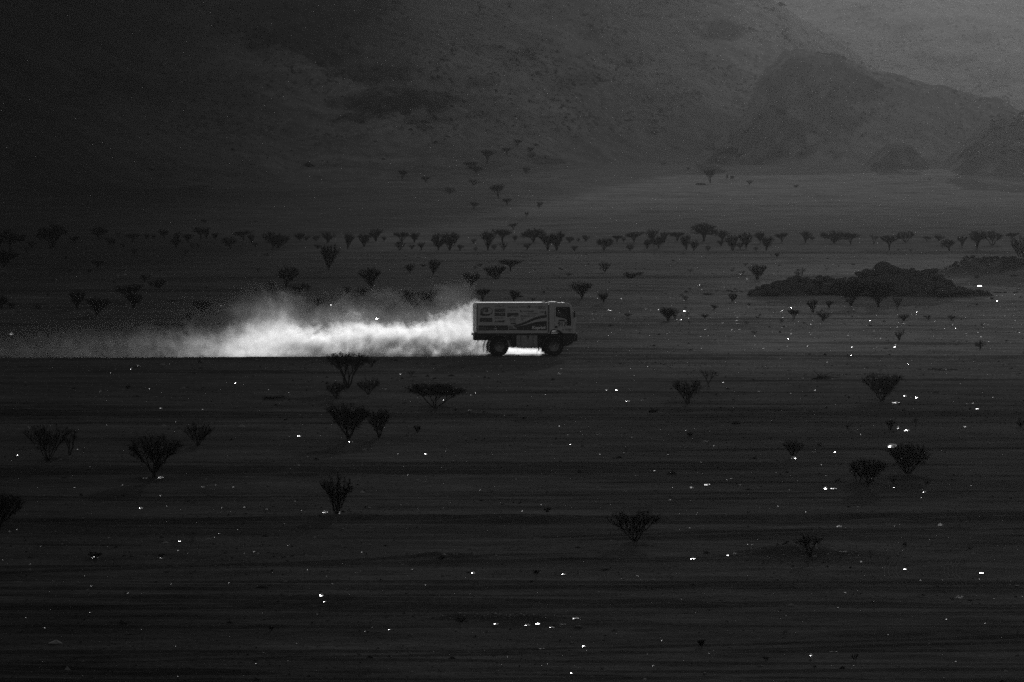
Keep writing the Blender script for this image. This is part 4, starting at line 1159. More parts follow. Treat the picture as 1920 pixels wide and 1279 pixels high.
def text(name, s, x, z, size, y, material, parent, bold=0.0, sx=1.0, shear=0.0, align='CENTER', dup=0.0):
    cu = bpy.data.curves.new('t', 'FONT'); cu.body = s; cu.size = size; cu.offset = bold; cu.extrude = .002; cu.align_x = align; cu.align_y = 'CENTER'; cu.shear = shear
    o = bpy.data.objects.new('t', cu); col.objects.link(o)
    dg = bpy.context.evaluated_depsgraph_get()
    me = bpy.data.meshes.new_from_object(o.evaluated_get(dg))
    bpy.data.objects.remove(o); bpy.data.curves.remove(cu)
    me.transform(Matrix.Translation((x, y, z)) @ Matrix.Rotation(math.pi / 2, 4, 'X') @ Matrix.Scale(sx, 4, (1, 0, 0)))
    if dup:
        bm = bmesh.new(); bm.from_mesh(me); g = bmesh.ops.duplicate(bm, geom=bm.verts[:] + bm.edges[:] + bm.faces[:])
        for v in g['geom']:
            if isinstance(v, bmesh.types.BMVert): v.co.x += dup; v.co.y += .0015
        bm.to_mesh(me); bm.free()
    me.name = name; me.materials.clear(); me.materials.append(material)
    return tl(name, me, parent)
def boxobj(name, x0, x1, y0, y1, z0, z1, material, parent=None, bevel=.02):
    bm = bmesh.new()
    bmesh.ops.create_cube(bm, size=1)
    for v in bm.verts: v.co = Vector(((x0 + x1) / 2 + v.co.x * (x1 - x0), (y0 + y1) / 2 + v.co.y * (y1 - y0), (z0 + z1) / 2 + v.co.z * (z1 - z0)))
    if bevel: bmesh.ops.bevel(bm, geom=list(bm.edges), offset=min(bevel, .45 * min(abs(x1 - x0), abs(y1 - y0), abs(z1 - z0))), segments=2, affect='EDGES', profile=.5)
    me = bpy.data.meshes.new(name); bm.to_mesh(me); bm.free(); me.materials.append(material)
    return tl(name, me, parent)
Yn = -0.12                                    # near face of the body (wheel outer faces at y=0)
Yf = Yn + 2 * HW
# cargo box
bx0, bz1 = q(262, 214); bx1, bz0 = q(1288, 656)
box = boxobj('cargo_box', bx0, bx1, Yn + .02, Yf - .02, bz0, bz1, M['paint'], bevel=.045)
pn = Yn - .003
boxobj('corner_post', bx0 + .0, bx0 + .05, Yn - .012, Yn + .015, bz0, bz1 - .04, M['midp'], box, .006)
boxobj('corner_post', bx1 - .05, bx1, Yn - .012, Yn + .015, bz0, bz1 - .04, M['paint2'], box, .006)
boxobj('top_rail', bx0 + .06, bx1 - .06, Yn - .014, Yn + .015, bz1 - .07, bz1 - .02, M['paint'], box, .006)
sk0 = q(0, 618)[1]
boxobj('skirt_rail', bx0 + .06, bx1 - .06, Yn - .012, Yn + .015, bz0 + .005, sk0, M['paint'], box, .006)
rd = boxobj('rear_door', bx0 - .03, bx0 - .004, Yn + .08, Yn + HW - .02, bz0 + .1, bz1 - .12, M['paint'], box, .01)
boxobj('rear_door', bx0 - .03, bx0 - .004, Yn + HW + .02, Yf - .08, bz0 + .1, bz1 - .12, M['paint'], box, .01)
for zz in (bz0 + .3, (bz0 + bz1) / 2, bz1 - .35): boxobj('hinge', bx0 - .045, bx0 - .031, Yn + .10, Yn + .22, zz, zz + .05, M['chassis'], rd, .004)
boxobj('tail_lamp', bx0 - .05, bx0 - .004, Yn + .1, Yn + .3, bz0 + .01, bz0 + .09, M['midp'], box, .01)
boxobj('roof_vent', *[q(1228, 0)[0], q(1275, 0)[0]], Yn + .9, Yn + 1.5, bz1, bz1 + .06, M['black'], box, .02)
# prints on the near side of the box
ysp = Yn + .012
def pr(poly, m=M['dark'], name='print', lift=0.0):
    return plate(name, [q(*p) for p in poly], [], Yn + .014 - lift, .012, m, box)
def rect(a, b_, c, d): return [(a, b_), (c, b_), (c, d), (a, d)]
lower = [(285, 540), (705, 540), (712, 612), (285, 612)]
pr(lower, M['dark'], 'striped_band')
pr(rect(292, 570, 388, 602), M['midp'], 'logo_panel', .006)
def marks(x0, x1, y0, y1, n, m, seed, lift=.004):
    """rows of unreadable small lettering"""
    rs = random.Random(seed); b = MB()
    w = (x1 - x0) / n
    for i in range(n):
        a = x0 + i * w
        xa, za = q(a + w * .1, y1); xb, zb = q(a + w * .72, y0 + (y1 - y0) * rs.choice((0, 0, .25)))
        t = (xb - xa) * .32
        yy0, yy1 = Yn + .006 - lift, Yn + .012
        b.box(xa, xa + t, yy0, yy1, za, zb)
        k = rs.random()
        if k < .7: b.box(xa + t, xb, yy0, yy1, zb - t, zb)
        if k > .3: b.box(xa + t, xb, yy0, yy1, za, za + t)
        if rs.random() < .5: b.box(xb - t * .9, xb, yy0 + .001, yy1, za + t, zb - t)
    return tl('lettering', b.mesh('lettering', m), box)
text('lettering', '20', *[q(528, 588)[0], q(528, 588)[1]], .12, Yn + .003, M['lightp'], box, .004, 1.3)
marks(400, 490, 580, 598, 6, M['midp'], 1, .012); marks(590, 690, 576, 596, 7, M['midp'], 2, .012); marks(296, 384, 576, 596, 6, M['dark'], 3, .016)
def curve_poly(top, bot): return top + bot[::-1]
sw_t = [(785, 535), (860, 522), (940, 495), (1020, 460), (1100, 425), (1180, 402), (1266, 390)]
sw_b = [(800, 552), (880, 545), (960, 520), (1040, 487), (1110, 458), (1190, 440), (1266, 432)]
pr(curve_poly(sw_t, sw_b), M['dark'], 'swoosh')
sw2_t = [(790, 556), (900, 548), (985, 528), (1060, 505), (1130, 490), (1200, 482), (1266, 478)]
sw2_b = [(880, 612), (960, 612), (1030, 612), (1090, 612), (1150, 612), (1210, 612), (1266, 612)]
pr(curve_poly(sw2_t, sw2_b), M['dark'], 'swoosh')
pr(rect(714, 545, 782, 582), M['midp'], 'logo_panel', .002)
pr(rect(720, 588, 868, 608), M['dark'], 'logo_panel', .002)
text('lettering', 'Kapriol', *q(1150, 575), .27, Yn + .002, M['lightp'], box, .005, 1.03, dup=.016)
marks(1080, 1255, 500, 526, 11, M['black'], 4, .012)
# round logo: a swoosh ring with a 3
cx_, cz_ = q(392, 338)
ring_o, ring_i = [], []
for i in range(40):
    a = 6.2832 * i / 40
    ring_o.append((cx_ + .385 * math.cos(a) + .03, cz_ + .27 * math.sin(a)))
    ring_i.append((cx_ + .335 * math.cos(a) + .045, cz_ + .215 * math.sin(a) + .022))
plate('ring_logo', ring_o, [ring_i], Yn + .014, .012, M['dark'], box)
pr([(303, 368), (350, 368), (372, 376), (420, 376), (440, 366), (436, 384), (400, 402), (340, 402), (310, 390)], M['dark'], 'ring_logo', .002)
plate('ring_logo', [q(345, 300), q(368, 280), q(384, 280), q(352, 345), q(360, 362), q(330, 362), q(325, 345)], [], Yn + .013, .012, M['midp'], box)
text('lettering', '3', *q(397, 322), .33, Yn + .002, M['dark'], box, .016, 1.5)
pr(rect(300, 432, 482, 490)); marks(306, 476, 440, 480, 9, M['midp'], 5, .014)
for r in (248, 288): marks(518, 664, r - 2, r + 22 if r == 248 else r + 4, 9, M['midp'], r)
pr(rect(514, 300, 668, 352), M['midp']); marks(522, 660, 308, 342, 8, M['dark'], 6, .014)
pr(rect(514, 362, 668, 406)); text('lettering', 'LAS', *q(615, 384), .16, Yn + .001, M['midp'], box, .006, 1.25); pr(rect(524, 386, 575, 396), M['midp'], 'logo_panel', .01)
marks(518, 655, 424, 444, 10, M['midp'], 7)
text('lettering', 'AvMAP', *q(590, 484), .19, Yn + .002, M['dark'], box, 0, 1.12)
text('lettering', 'MAP', *q(614, 484), .15, Yn + .002, M['dark'], box, .006, 1.15)
marks(706, 855, 268, 292, 9, M['midp'], 8); marks(735, 828, 318, 332, 7, M['midp'], 9)
pr(rect(698, 362, 858, 396)); pr([(698, 396), (780, 396), (720, 418), (698, 418)]); pr(rect(790, 400, 856, 416), M['midp'])
marks(706, 850, 368, 388, 9, M['midp'], 10, .014)
pr(rect(732, 438, 822, 458), M['midp']); marks(736, 820, 462, 484, 6, M['midp'], 11); pr(rect(746, 502, 822, 524)); marks(750, 818, 506, 520, 6, M['midp'], 12, .014)
marks(868, 1130, 262, 284, 17, M['midp'], 13); text('lettering', 'H', *q(1004, 275), .26, Yn + .001, M['dark'], box, .014, .8, .3)
pr([(884, 318), (896, 318), (896, 342), (914, 342), (914, 352), (884, 352)]); marks(920, 1084, 328, 348, 12, M['dark'], 14)
marks(975, 1138, 362, 378, 12, M['midp'], 15); marks(890, 1030, 394, 418, 9, M['dark'], 16)
plate('ring_logo', [(q(1076, 406)[0] + .13 * math.cos(i * .3927), q(1076, 406)[1] + .07 * math.sin(i * .3927)) for i in range(16)], [[(q(1076, 406)[0] + .10 * math.cos(i * .3927), q(1076, 406)[1] + .045 * math.sin(i * .3927)) for i in range(16)]], Yn + .014, .012, M['midp'], box)
marks(896, 968, 430, 446, 4, M['midp'], 17); pr([(900, 450), (930, 450), (915, 474)], M['midp'])
marks(1140, 1256, 262, 306, 6, M['dark'], 18); marks(1172, 1226, 334, 358, 3, M['dark'], 19); pr(rect(1236, 332, 1256, 384)); 
# cab: side plates with door window openings
cab = empty('cab', (0, 0, 0)); cab.parent = truck
prof_c = [q(1305, 655), q(1305, 250), q(1312, 232), q(1330, 226), q(1560, 228), q(1592, 236), q(1612, 258), q(1680, 470), q(1684, 500), q(1684, 655)]
arch = [q(1500, 655), q(1470, 632), q(1420, 612), q(1360, 606), q(1330, 612), q(1318, 630), q(1312, 655)]
outer_c = [q(1305, 655)] + prof_c[1:] + arch[:-1]
win = [q(1396, 276), q(1590, 276), q(1604, 300), q(1618, 460), q(1618, 548), q(1552, 548), q(1552, 462), q(1530, 448), q(1404, 418), q(1396, 405)]
for nm, yy in (('near_side', Yn + .03), ('far_side', Yf - .03)):
    p_ = plate('cab_side', outer_c, [win], yy, .06, M['paint'], cab)
    g_ = plate('window', win, [], yy + .004, .008, M['glass'], p_)
Ls = [(i, prof_c[i]) for i in range(len(prof_c))]
def skin(name, pts, y0, y1, m, parent, th=.03):
    b = MB()
    for (x, z) in pts:
        b.v += [(x, y0, z), (x, y1, z)]
    for i in range(len(pts) - 1): b.f.append((2 * i, 2 * i + 1, 2 * i + 3, 2 * i + 2))
    o = tl(name, b.mesh(name, m), parent)
    md = o.modifiers.new('th', 'SOLIDIFY'); md.thickness = th; md.offset = 0
    return o
skin('cab_roof', prof_c[2:7], Yn + .02, Yf - .02, M['paint'], cab)
skin('cab_back', [prof_c[0], prof_c[1], prof_c[2]], Yn + .062, Yf - .062, M['paint2'], cab)
skin('windscreen', [prof_c[6], prof_c[7]], Yn + .10, Yf - .10, M['glass'], cab, .008)
for a, b_ in ((Yn + .0, Yn + .10), (Yf - .10, Yf)): skin('windscreen_pillar', [prof_c[6], prof_c[7]], a, b_, M['paint'], cab, .05)
skin('front_panel', [prof_c[7], prof_c[8], prof_c[9]], Yn + .01, Yf - .01, M['paint'], cab)
skin('cab_floor', [q(1310, 640), q(1680, 640)], Yn + .062, Yf - .062, M['black'], cab)
tr_ = MB()
pts_ = [Vector((x, Yn + .03, z)) for x, z in prof_c[2:9]]
for a, b_ in zip(pts_[:-1], pts_[1:]): tr_.tube(a, b_, .05, .05, 10)
tl('edge_trim', tr_.mesh('edge_trim', M['edge'], True), cab)
# door: seams, handle, number, prints
yd = Yn - .004
def cpr(poly, m, name='print', lift=0): return plate(name, [q(*p) for p in poly], [], Yn - .003 - lift, .008, m, cab)
door = cpr(rect(1376, 262, 1380, 606), M['midp'], 'door_seam')
cpr(rect(1640, 300, 1643, 640), M['midp'], 'door_seam'); cpr(rect(1382, 262, 1596, 265), M['midp'], 'door_seam')
cpr(rect(1436, 492, 1540, 566), M['paint'], 'number_plate', .001)
text('race_number', '917', *q(1484, 528), .37, Yn - .014, M['black'], cab, 0, .98, dup=.022)
cpr([(1430, 474), (1450, 460), (1520, 460), (1530, 474), (1530, 484), (1430, 484)], M['dark'], 'print', .001)
cpr(rect(1384, 552, 1420, 582), M['black'], 'door_handle', .012)
cpr(rect(1488, 598, 1514, 614), M['midp']); cpr(rect(1534, 590, 1624, 614), M['midp']); cpr(rect(1578, 622, 1620, 632), M['midp'])
boxobj('roof_hatch', q(1325, 0)[0], q(1430, 0)[0], Yn + .5, Yf - .5, q(0, 222)[1], q(0, 206)[1], M['paint2'], cab, .02)
boxobj('roof_lamp', q(1510, 0)[0], q(1545, 0)[0], Yn + .4, Yf - .4, q(0, 230)[1], q(0, 219)[1], M['chrome'], cab, .01)
for a in (Yn - .16, Yf + .02):
    mir = boxobj('mirror', q(1652, 0)[0], q(1672, 0)[0], a, a + .14, q(0, 430)[1], q(0, 330)[1] - .02, M['black'], cab, .02)
    boxobj('mirror_arm', q(1650, 0)[0], q(1656, 0)[0], min(a + .14, Yn), max(a + .14, Yn) + .01 if a < Yn else a + .02, q(0, 348)[1], q(0, 342)[1], M['black'], mir, 0)
# black block painted in as the shade of the gap between box and cab
boxobj('gap_shade', bx1 + .01, q(1300, 0)[0] , Yn + .25, Yf - .25, bz0, q(0, 260)[1], M['black'])
cpr([(1312, 655), (1312, 640), (1328, 612), (1358, 600), (1420, 604), (1470, 624), (1498, 655), (1482, 655), (1462, 636), (1415, 618), (1362, 616), (1340, 626), (1330, 655)], M['black'], 'wheel_arch_lip', .01)
boxobj('step', q(1362, 0)[0], q(1430, 0)[0], Yn - .01, Yn + .2, q(0, 652)[1], q(0, 628)[1], M['tank'], cab, .01)
# front bumper and lower body
plate('bumper', [q(*p) for p in [(1500, 656), (1712, 656), (1712, 700), (1698, 712), (1690, 768), (1650, 778), (1625, 812), (1570, 838), (1530, 842), (1510, 760)]], [], Yn + .01 + .05, .10, M['black'])
plate('bumper', [q(*p) for p in [(1500, 656), (1712, 656), (1712, 700), (1698, 712), (1690, 768), (1650, 778), (1625, 812), (1570, 838), (1530, 842), (1510, 760)]], [], Yf - .06, .10, M['black'])
bx_, bz_ = q(1690, 768)
boxobj('front_bar', q(1640, 0)[0], q(1712, 0)[0], Yn + .06, Yf - .06, q(0, 766)[1], q(0, 664)[1], M['black'], None, .03)
for a in (Yn + .15, Yf - .40): boxobj('headlight', q(1708, 0)[0], q(1718, 0)[0], a, a + .25, q(0, 705)[1], q(0, 672)[1], M['chrome'], None, .02)
# chassis, axles, tanks
for a in (Yn + .75, Yf - .85): boxobj('chassis_rail', q(240, 0)[0], q(1640, 0)[0], a, a + .1, q(0, 760)[1], q(0, 664)[1], M['chassis'])
boxobj('subframe', q(232, 0)[0], q(1290, 0)[0], Yn + .04, Yf - .04, q(0, 690)[1], bz0 - .005, M['chassis'], None, .01)
plate('tail_frame', [q(*p) for p in [(225, 660), (380, 660), (380, 745), (260, 735), (240, 700)]], [], Yn + .10, .10, M['chassis'])
boxobj('engine_block', q(1150, 0)[0], q(1560, 0)[0], Yn + .55, Yf - .55, q(0, 850)[1], q(0, 664)[1], M['chassis'], None, .04)
boxobj('battery_box', q(760, 0)[0], q(822, 0)[0], Yn + .1, Yn + .6, q(0, 850)[1], q(0, 690)[1], M['chassis'])
tank = boxobj('fuel_tank', q(828, 0)[0], q(1134, 0)[0], Yn + .02, Yn + .72, q(0, 850)[1], q(0, 684)[1], M['tank'], None, .04)
boxobj('fuel_tank', q(828, 0)[0], q(1134, 0)[0], Yf - .72, Yf - .02, q(0, 850)[1], q(0, 684)[1], M['tank'], None, .04)
for xx in (892, 1070): boxobj('tank_strap', q(xx - 3, 0)[0], q(xx + 3, 0)[0], Yn + .008, Yn + .02, q(0, 846)[1], q(0, 688)[1], M['chassis'], tank, 0)
plate('warning_triangle', [q(975, 690), q(1018, 690), q(997, 748)], [], Yn + .008, .02, M['dark'], tank)
boxobj('air_line', q(850, 0)[0], q(1090, 0)[0], Yn + .1, Yn + .2, q(0, 866)[1], q(0, 856)[1], M['tank'], tank, .008)
boxobj('air_tank', q(1150, 0)[0], q(1175, 0)[0], Yn + .1, Yn + .3, q(0, 830)[1], q(0, 700)[1], M['chassis'])
wr = 0.60
RX, FX = q(585, 0)[0], q(1375, 0)[0]
wz = q(0, 850)[1]
def lathe(name, prof_, n, m, parent, y0=0.0, smooth=True):
    b = MB()
    for (r, yv) in prof_:
        for i in range(n):
            a = 6.2832 * i / n
            b.v.append((r * math.cos(a), yv + y0, r * math.sin(a)))
    k = len(prof_)
    for j in range(k - 1):
        for i in range(n):
            b.f.append((j * n + i, (j + 1) * n + i, (j + 1) * n + (i + 1) % n, j * n + (i + 1) % n))
    b.f.append(tuple(range(n))); b.f.append(tuple(reversed(range((k - 1) * n, k * n))))
    return tl(name, b.mesh(name, m, smooth), parent)
def wheel(x, near):
    w = empty('wheel', (x, 0 if near else Yf + .12 - .0, wz)); w.parent = truck
    if not near: w.rotation_euler = (0, 0, math.pi)
    r = wz
    tyre = lathe('tyre', [(.30, .04), (.34, .015), (.46, .0), (r - .06, .012), (r - .02, .045), (r - .012, .1), (r - .012, .33), (r - .03, .38), (.46, .42), (.33, .40), (.30, .38)], 48, M['rubber'], w)
    b = MB()
    for i in range(26):
        a = 6.2832 * i / 26
        for yy in ((.03, .19), (.22, .38)):
            aa = a + (.12 if yy[0] > .2 else 0)
            c, s_ = math.cos(aa), math.sin(aa); t = Vector((-s_, 0, c)); rr = Vector((c, 0, s_))
            k = len(b.v)
            for (dr, dt) in ((-.03, -.035), (.0, -.028), (.0, .028), (-.03, .035)):
                for yv in yy:
                    p = rr * (r + dr) + t * dt; b.v.append((p.x, yv, p.z))
            b.f += [(k + 2, k + 3, k + 5, k + 4), (k, k + 1, k + 3, k + 2), (k + 4, k + 5, k + 7, k + 6), (k, k + 2, k + 4, k + 6), (k + 1, k + 7, k + 5, k + 3)]
    tl('tread', b.mesh('tread', M['rubber']), w)
    rim = lathe('rim', [(.305, .03), (.29, .02), (.27, .05), (.24, .12), (.14, .13), (.13, .06), (.09, .05), (.085, .02), (.03, .015)], 36, M['rim'], w)
    b = MB()
    for i in range(10):
        a = 6.2832 * i / 10
        p = Vector((.19 * math.cos(a), .10, .19 * math.sin(a)))
        b.tube(p, p + Vector((0, .05, 0)), .016, .016, 6, True)
    o = tl('wheel_nuts', b.mesh('wheel_nuts', M['chassis']), w)
for x_ in (RX, FX):
    wheel(x_, True); wheel(x_, False)
    b = MB(); b.tube(Vector((x_, .2, wz)), Vector((x_, Yf - .1, wz)), .09, .09, 10, True)
    b.tube(Vector((x_, YC - .25, wz)), Vector((x_, YC + .25, wz)), .22, .22, 12, True)
    tl('axle', b.mesh('axle', M['chassis']))
def fender(x, r, a0, a1, name, y0, y1):
    b = MB(); n = 18
    for i in range(n + 1):
        a = R(a0 + (a1 - a0) * i / n)
        for rr in (r, r + .035):
            for yy in (y0, y1): b.v.append((x + rr * math.cos(a), yy, wz + rr * math.sin(a)))
    for i in range(n):
        k = i * 4
        b.f += [(k, k + 1, k + 5, k + 4), (k + 2, k + 6, k + 7, k + 3), (k, k + 4, k + 6, k + 2), (k + 1, k + 3, k + 7, k + 5)]
    b.f += [(0, 2, 3, 1), (n * 4, n * 4 + 1, n * 4 + 3, n * 4 + 2)]
    return tl(name, b.mesh(name, M['guard']))
for (y0, y1) in ((-.10, .42), (Yf - .30, Yf + .12)):
    fender(RX, .72, 8, 178, 'mudguard', y0, y1)
    fender(FX, .70, 12, 178, 'mudguard', y0, y1)
    boxobj('mud_flap', RX - .76, RX - .735, y0, y1, .22, wz + .05, M['rubber'], None, 0)
    boxobj('mud_flap', FX - .745, FX - .72, y0, y1, .25, wz + .05, M['rubber'], None, 0)
# torn strips of the rear flap
b = MB(); rs = random.Random(5)
for i in range(9):
    a = Vector((RX - .95 - rs.random() * .35, rs.uniform(0, 1.6), q(0, 742)[1] + rs.uniform(-.05, .05)))
    b.sliver(a, a + Vector((-rs.uniform(.1, .3), 0, -rs.uniform(.25, .6))), .02)
tl('torn_flap', b.mesh('torn_flap', M['rubber']))
# seats and crew
def seat(yc, parent):
    sx = q(1420, 0)[0]; sz0 = q(0, 560)[1]
    s_ = boxobj('seat', sx, sx + .5, yc - .24, yc + .24, sz0, sz0 + .12, M['seat'], parent, .04)
    boxobj('seat_back', sx - .1, sx + .02, yc - .24, yc + .24, sz0 + .1, sz0 + .72, M['seat'], s_, .04)
    return sx, sz0
def person(yc, lab, hand):
    sx, sz0 = seat(yc, cab)
    base = Vector((sx + .16, yc, sz0 + .14))
    p = empty('person', truck.matrix_basis @ base, YAW)
    V = [((0, 0, 0), .14), ((-.02, 0, .18), .13), ((-.03, 0, .36), .16), ((-.02, 0, .46), .10), ((0, 0, .54), .06), ((.01, 0, .62), .085), ((.02, 0, .70), .09),
         ((-.02, .19, .42), .07), ((.14, .23, .20), .048), ((.38, .12, .27), .035), ((.45, .10, .29), .035),
         ((-.02, -.19, .42), .07), ((.14, -.23, .20), .048), ((.38, -.12, .27), .035), ((.45, -.10, .29), .035),
         ((.18, .10, -.01), .085), ((.44, .12, .02), .065), ((.50, .12, -.36), .045), ((.62, .12, -.40), .035),
         ((.18, -.10, -.01), .085), ((.44, -.12, .02), .065), ((.50, -.12, -.36), .045), ((.62, -.12, -.40), .035)]
    E = [(0, 1), (1, 2), (2, 3), (3, 4), (4, 5), (5, 6), (2, 7), (7, 8), (8, 9), (9, 10), (2, 11), (11, 12), (12, 13), (13, 14), (0, 15), (15, 16), (16, 17), (17, 18), (0, 19), (19, 20), (20, 21), (21, 22)]
    me = bpy.data.meshes.new('body'); me.from_pydata([v[0] for v in V], E, [])
    o = link('body', me, p); md = o.modifiers.new('skin', 'SKIN')
    for i, v in enumerate(V): me.skin_vertices[0].data[i].radius = (v[1], v[1])
    me.skin_vertices[0].data[0].use_root = True
    o.modifiers.new('sub', 'SUBSURF').levels = 1
    dg = bpy.context.evaluated_depsgraph_get()
    m2 = bpy.data.meshes.new_from_object(o.evaluated_get(dg)); o.modifiers.clear(); o.data = m2; m2.materials.clear(); m2.materials.append(M['suit'])
    # five short fingers on each hand, closed round the wheel or the grip
    fb = MB()
    for s_ in (-1, 1):
        for k in range(4):
            a = Vector((.46, s_ * .10 + (k - 1.5) * .018, .30 - .004 * abs(k - 1.5))); m_ = a + Vector((.045, 0, .01)); e = m_ + Vector((.012, 0, -.035))
            fb.tube(a, m_, .009, .009, 6); fb.tube(m_, e, .009, .007, 6, True)
        a = Vector((.44, s_ * .10 - s_ * .03, .28)); m_ = a + Vector((.035, -s_ * .012, -.012)); fb.tube(a, m_, .011, .008, 6, True)
    link('fingers', fb.mesh('fingers', M['suit']), p)
    bm = bmesh.new(); bmesh.ops.create_uvsphere(bm, u_segments=20, v_segments=14, radius=.145)
    dele = []
    for v in bm.verts:
        if v.co.x > .085 and -.05 < v.co.z < .055: dele.append(v)
        v.co.x *= 1.12; v.co.z *= 1.08
    bmesh.ops.delete(bm, geom=dele, context='VERTS')
    hm_ = bpy.data.meshes.new('helmet'); bm.to_mesh(hm_); bm.free(); hm_.materials.append(M['helmet']); hm_.transform(Matrix.Translation((.02, 0, .69)))
    link('helmet', hm_, p)
    fc = MB(); fc.tube(Vector((.10, -.03, .70)), Vector((.128, -.03, .70)), .014, .008, 6, True); fc.tube(Vector((.10, .03, .70)), Vector((.128, .03, .70)), .014, .008, 6, True); fc.tube(Vector((.10, 0, .69)), Vector((.14, 0, .665)), .012, .014, 6, True)
    link('face', fc.mesh('face', M['skin']), p)
    props(p, lab, 'person', 'crew sitting in the truck cab')
bpy.context.view_layer.update()
person(Yn + .42, 'helmeted crew member seated nearest the side window of the truck', 0)
person(Yf - .50, 'helmeted crew member seated on the far side of the truck cab', 1)
swl = MB()
for i in range(16):
    a, a2 = 6.2832 * i / 16, 6.2832 * (i + 1) / 16
    c = Vector((q(1540, 0)[0], Yf - .50, q(0, 470)[1]))
    swl.tube(c + Vector((.06 * math.sin(a), .2 * math.cos(a), .17 * math.sin(a))), c + Vector((.06 * math.sin(a2), .2 * math.cos(a2), .17 * math.sin(a2))), .014, .014, 5)
tl('steering_wheel', swl.mesh('steering_wheel', M['black']), cab)
boxobj('dashboard', q(1575, 0)[0], q(1670, 0)[0], Yn + .07, Yf - .07, q(0, 560)[1], q(0, 480)[1], M['black'], cab, .04)

# ------------------------------------------------------------------ dust trail
def dust():
    xr, xl = 5.5, -48.0                        # along the road, measured from the rear axle
    y0, y1, z0, z1 = -2.4, 5.6, -.15, 6.2
    o = MB(); o.box(xl, xr, y0, y1, z0, z1)
    m = bpy.data.materials.new('dust'); m.use_nodes = True
    nt = m.node_tree; nt.nodes.clear(); N = nt.nodes.new; L = nt.links.new
    out_ = N('ShaderNodeOutputMaterial'); vol = N('ShaderNodeVolumePrincipled')
    vol.inputs['Color'].default_value = (.72, .72, .72, 1); vol.inputs['Anisotropy'].default_value = .70
    tc = N('ShaderNodeTexCoord'); sep = N('ShaderNodeSeparateXYZ'); L(tc.outputs['Object'], sep.inputs[0])
    def math_(op, a, b_=None, c=None):
        n = N('ShaderNodeMath'); n.operation = op
        for i, v in enumerate((a, b_, c)):
            if v is None: continue
            if isinstance(v, (int, float)): n.inputs[i].default_value = v
            else: L(v, n.inputs[i])
        return n.outputs[0]
    def ramp(v, lo, hi, stops):
        t = N('ShaderNodeMapRange'); L(v, t.inputs['Value']); t.inputs['From Min'].default_value = lo; t.inputs['From Max'].default_value = hi
        r = N('ShaderNodeFloatCurve'); L(t.outputs[0], r.inputs['Value'])
        cv_ = r.mapping.curves[0]
        pts = sorted(((x - lo) / (hi - lo), v_) for x, v_ in stops)
        cv_.points[0].location = pts[0]; cv_.points[1].location = pts[-1]
        for p in pts[1:-1]: cv_.points.new(*p)
        for p in cv_.points: p.handle_type = 'VECTOR'
        r.mapping.update()
        return r.outputs[0]
    def nz(scale, stretch, detail, rough=.55, dist=0.0, off=(0, 0, 0)):
        mp = N('ShaderNodeMapping'); mp.inputs['Scale'].default_value = stretch; mp.inputs['Location'].default_value = off
        t = N('ShaderNodeTexNoise'); t.inputs['Scale'].default_value = scale; t.inputs['Detail'].default_value = detail; t.inputs['Roughness'].default_value = rough; t.inputs['Distortion'].default_value = dist
        L(tc.outputs['Object'], mp.inputs[0]); L(mp.outputs[0], t.inputs['Vector'])
        return t.outputs['Fac']
    X, Y, Z = sep.outputs
    # billow height (metres/7) and thickness of the dust along the trail
    H = ramp(X, xl, xr, [(-48, .16), (-31, .24), (-28, .27), (-25, .32), (-21.5, .27), (-18, .24), (-16, .27), (-14.6, .33), (-13.5, .31), (-12, .21), (-10.5, .20), (-9.5, .27), (-8, .28), (-6, .24), (-4, .31), (-3, .38), (-2.2, .44), (-1.5, .48), (-1.2, .44), (-.4, .07), (.6, .065), (2.4, .055), (2.9, .04), (3.2, .01), (5.5, 0)])
    A = ramp(X, xl, xr, [(-48, .0), (-31, .002), (-27, .003), (-23, .005), (-20, .012), (-17.5, .04), (-15, .20), (-13.5, .42), (-12, .62), (-9, .8), (-5, .95), (-2, 1), (-.6, .8), (.3, .45), (2.6, .55), (3.1, .1), (3.5, 0), (5.5, 0)])
    n1 = nz(.55, (1, 1, 1.15), 5, .62, .7); n2 = nz(1.7, (1, 1, 1), 4, .6, .3, (3, 1, 7))
    wob = math_('MULTIPLY_ADD', math_('SUBTRACT', n1, .5), 4.6, math_('MULTIPLY', math_('SUBTRACT', n2, .5), 2.4))
    amp = ramp(X, xl, xr, [(-48, 1), (-4, 1), (-1.6, .6), (-.8, .15), (5.5, .15)])
    top = math_('MULTIPLY_ADD', wob, amp, math_('MULTIPLY', H, 7.0))
    body = N('ShaderNodeMapRange'); body.interpolation_type = 'SMOOTHSTEP'
    soft = ramp(X, xl, xr, [(-48, 1.6), (-20, 1.1), (-6, .6), (-1.5, .45), (-.8, .12), (5.5, .12)])
    L(math_('DIVIDE', math_('SUBTRACT', top, Z), soft), body.inputs['Value'])
    body.inputs['From Min'].default_value = -.2; body.inputs['From Max'].default_value = .9
    # thin veil hanging higher than the billows
    veil = N('ShaderNodeMapRange'); veil.interpolation_type = 'SMOOTHSTEP'
    L(math_('SUBTRACT', math_('ADD', top, 1.5), Z), veil.inputs['Value']); veil.inputs['From Min'].default_value = -.6; veil.inputs['From Max'].default_value = 1.8
    va = ramp(X, xl, xr, [(-48, .2), (-28, .5), (-18, .8), (-10, 1), (-5, .9), (-2.5, .5), (-1.4, 0), (5.5, 0)])
    vv = math_('MULTIPLY', math_('MULTIPLY', veil.outputs[0], va), math_('MULTIPLY', math_('POWER', n1, 2.0), .09))
    wisps = N('ShaderNodeMapRange'); L(n2, wisps.inputs['Value']); wisps.inputs['From Min'].default_value = .38; wisps.inputs['From Max'].default_value = .62; wisps.inputs['To Min'].default_value = .12; wisps.inputs['To Max'].default_value = 1.7
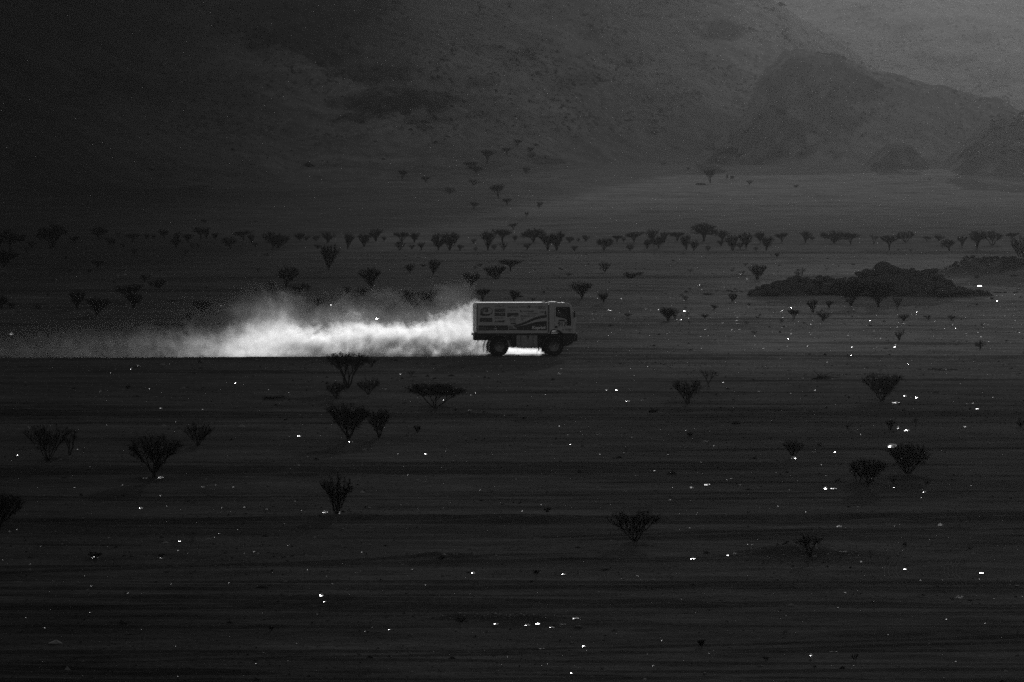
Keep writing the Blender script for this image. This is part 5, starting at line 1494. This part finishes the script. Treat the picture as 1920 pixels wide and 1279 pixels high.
    d = math_('MULTIPLY', math_('MULTIPLY', body.outputs[0], A), wisps.outputs[0])
    low = ramp(Z, 0, 4, [(0, 1.0), (.8, .8), (1.4, .34), (2.2, .11), (4, .07)])
    d = math_('MULTIPLY', d, low)
    lump = N('ShaderNodeMapRange'); L(n1, lump.inputs['Value']); lump.inputs['From Min'].default_value = .36; lump.inputs['From Max'].default_value = .62; lump.inputs['To Min'].default_value = .5; lump.inputs['To Max'].default_value = 1.45
    d = math_('MULTIPLY', d, lump.outputs[0])
    aw = math_('MINIMUM', math_('MULTIPLY', A, 3.0), 1.0)
    d = math_('ADD', math_('MULTIPLY', d, 1.25), math_('MULTIPLY', vv, aw))
    # across the road: soft edges, never in front of the near wheels
    near = N('ShaderNodeMapRange'); near.interpolation_type = 'SMOOTHSTEP'; L(Y, near.inputs['Value'])
    nw = ramp(X, xl, xr, [(-48, .0), (-12, .22), (-3, .38), (-1.5, .5), (-.9, .56), (5.5, .56)])   # (y+2.4)/5
    y_near = math_('MULTIPLY_ADD', nw, 5.0, -2.4)
    L(math_('SUBTRACT', Y, y_near), near.inputs['Value']); near.inputs['From Min'].default_value = 0; near.inputs['From Max'].default_value = .7
    farr = N('ShaderNodeMapRange'); farr.interpolation_type = 'SMOOTHSTEP'; L(Y, farr.inputs['Value'])
    farr.inputs['From Min'].default_value = 5.5; farr.inputs['From Max'].default_value = 3.0
    d = math_('MULTIPLY', math_('MULTIPLY', d, near.outputs[0]), farr.outputs[0])
    endl = N('ShaderNodeMapRange'); L(X, endl.inputs['Value']); endl.inputs['From Min'].default_value = -47.5; endl.inputs['From Max'].default_value = -40
    d = math_('MULTIPLY', d, endl.outputs[0])
    L(d, vol.inputs['Density']); L(vol.outputs[0], out_.inputs['Volume'])
    try: m.cycles.volume_step_rate = .22
    except Exception: pass
    ob = link('dust_trail', o.mesh('dust_trail', m))
    ob.location = (TP.x, TP.y, TP.z)
    ob.rotation_euler = (0, 0, R(-1.5))
    props(ob, 'billowing backlit dust trail behind and under the speeding truck', 'dust', kind='stuff')
dust()
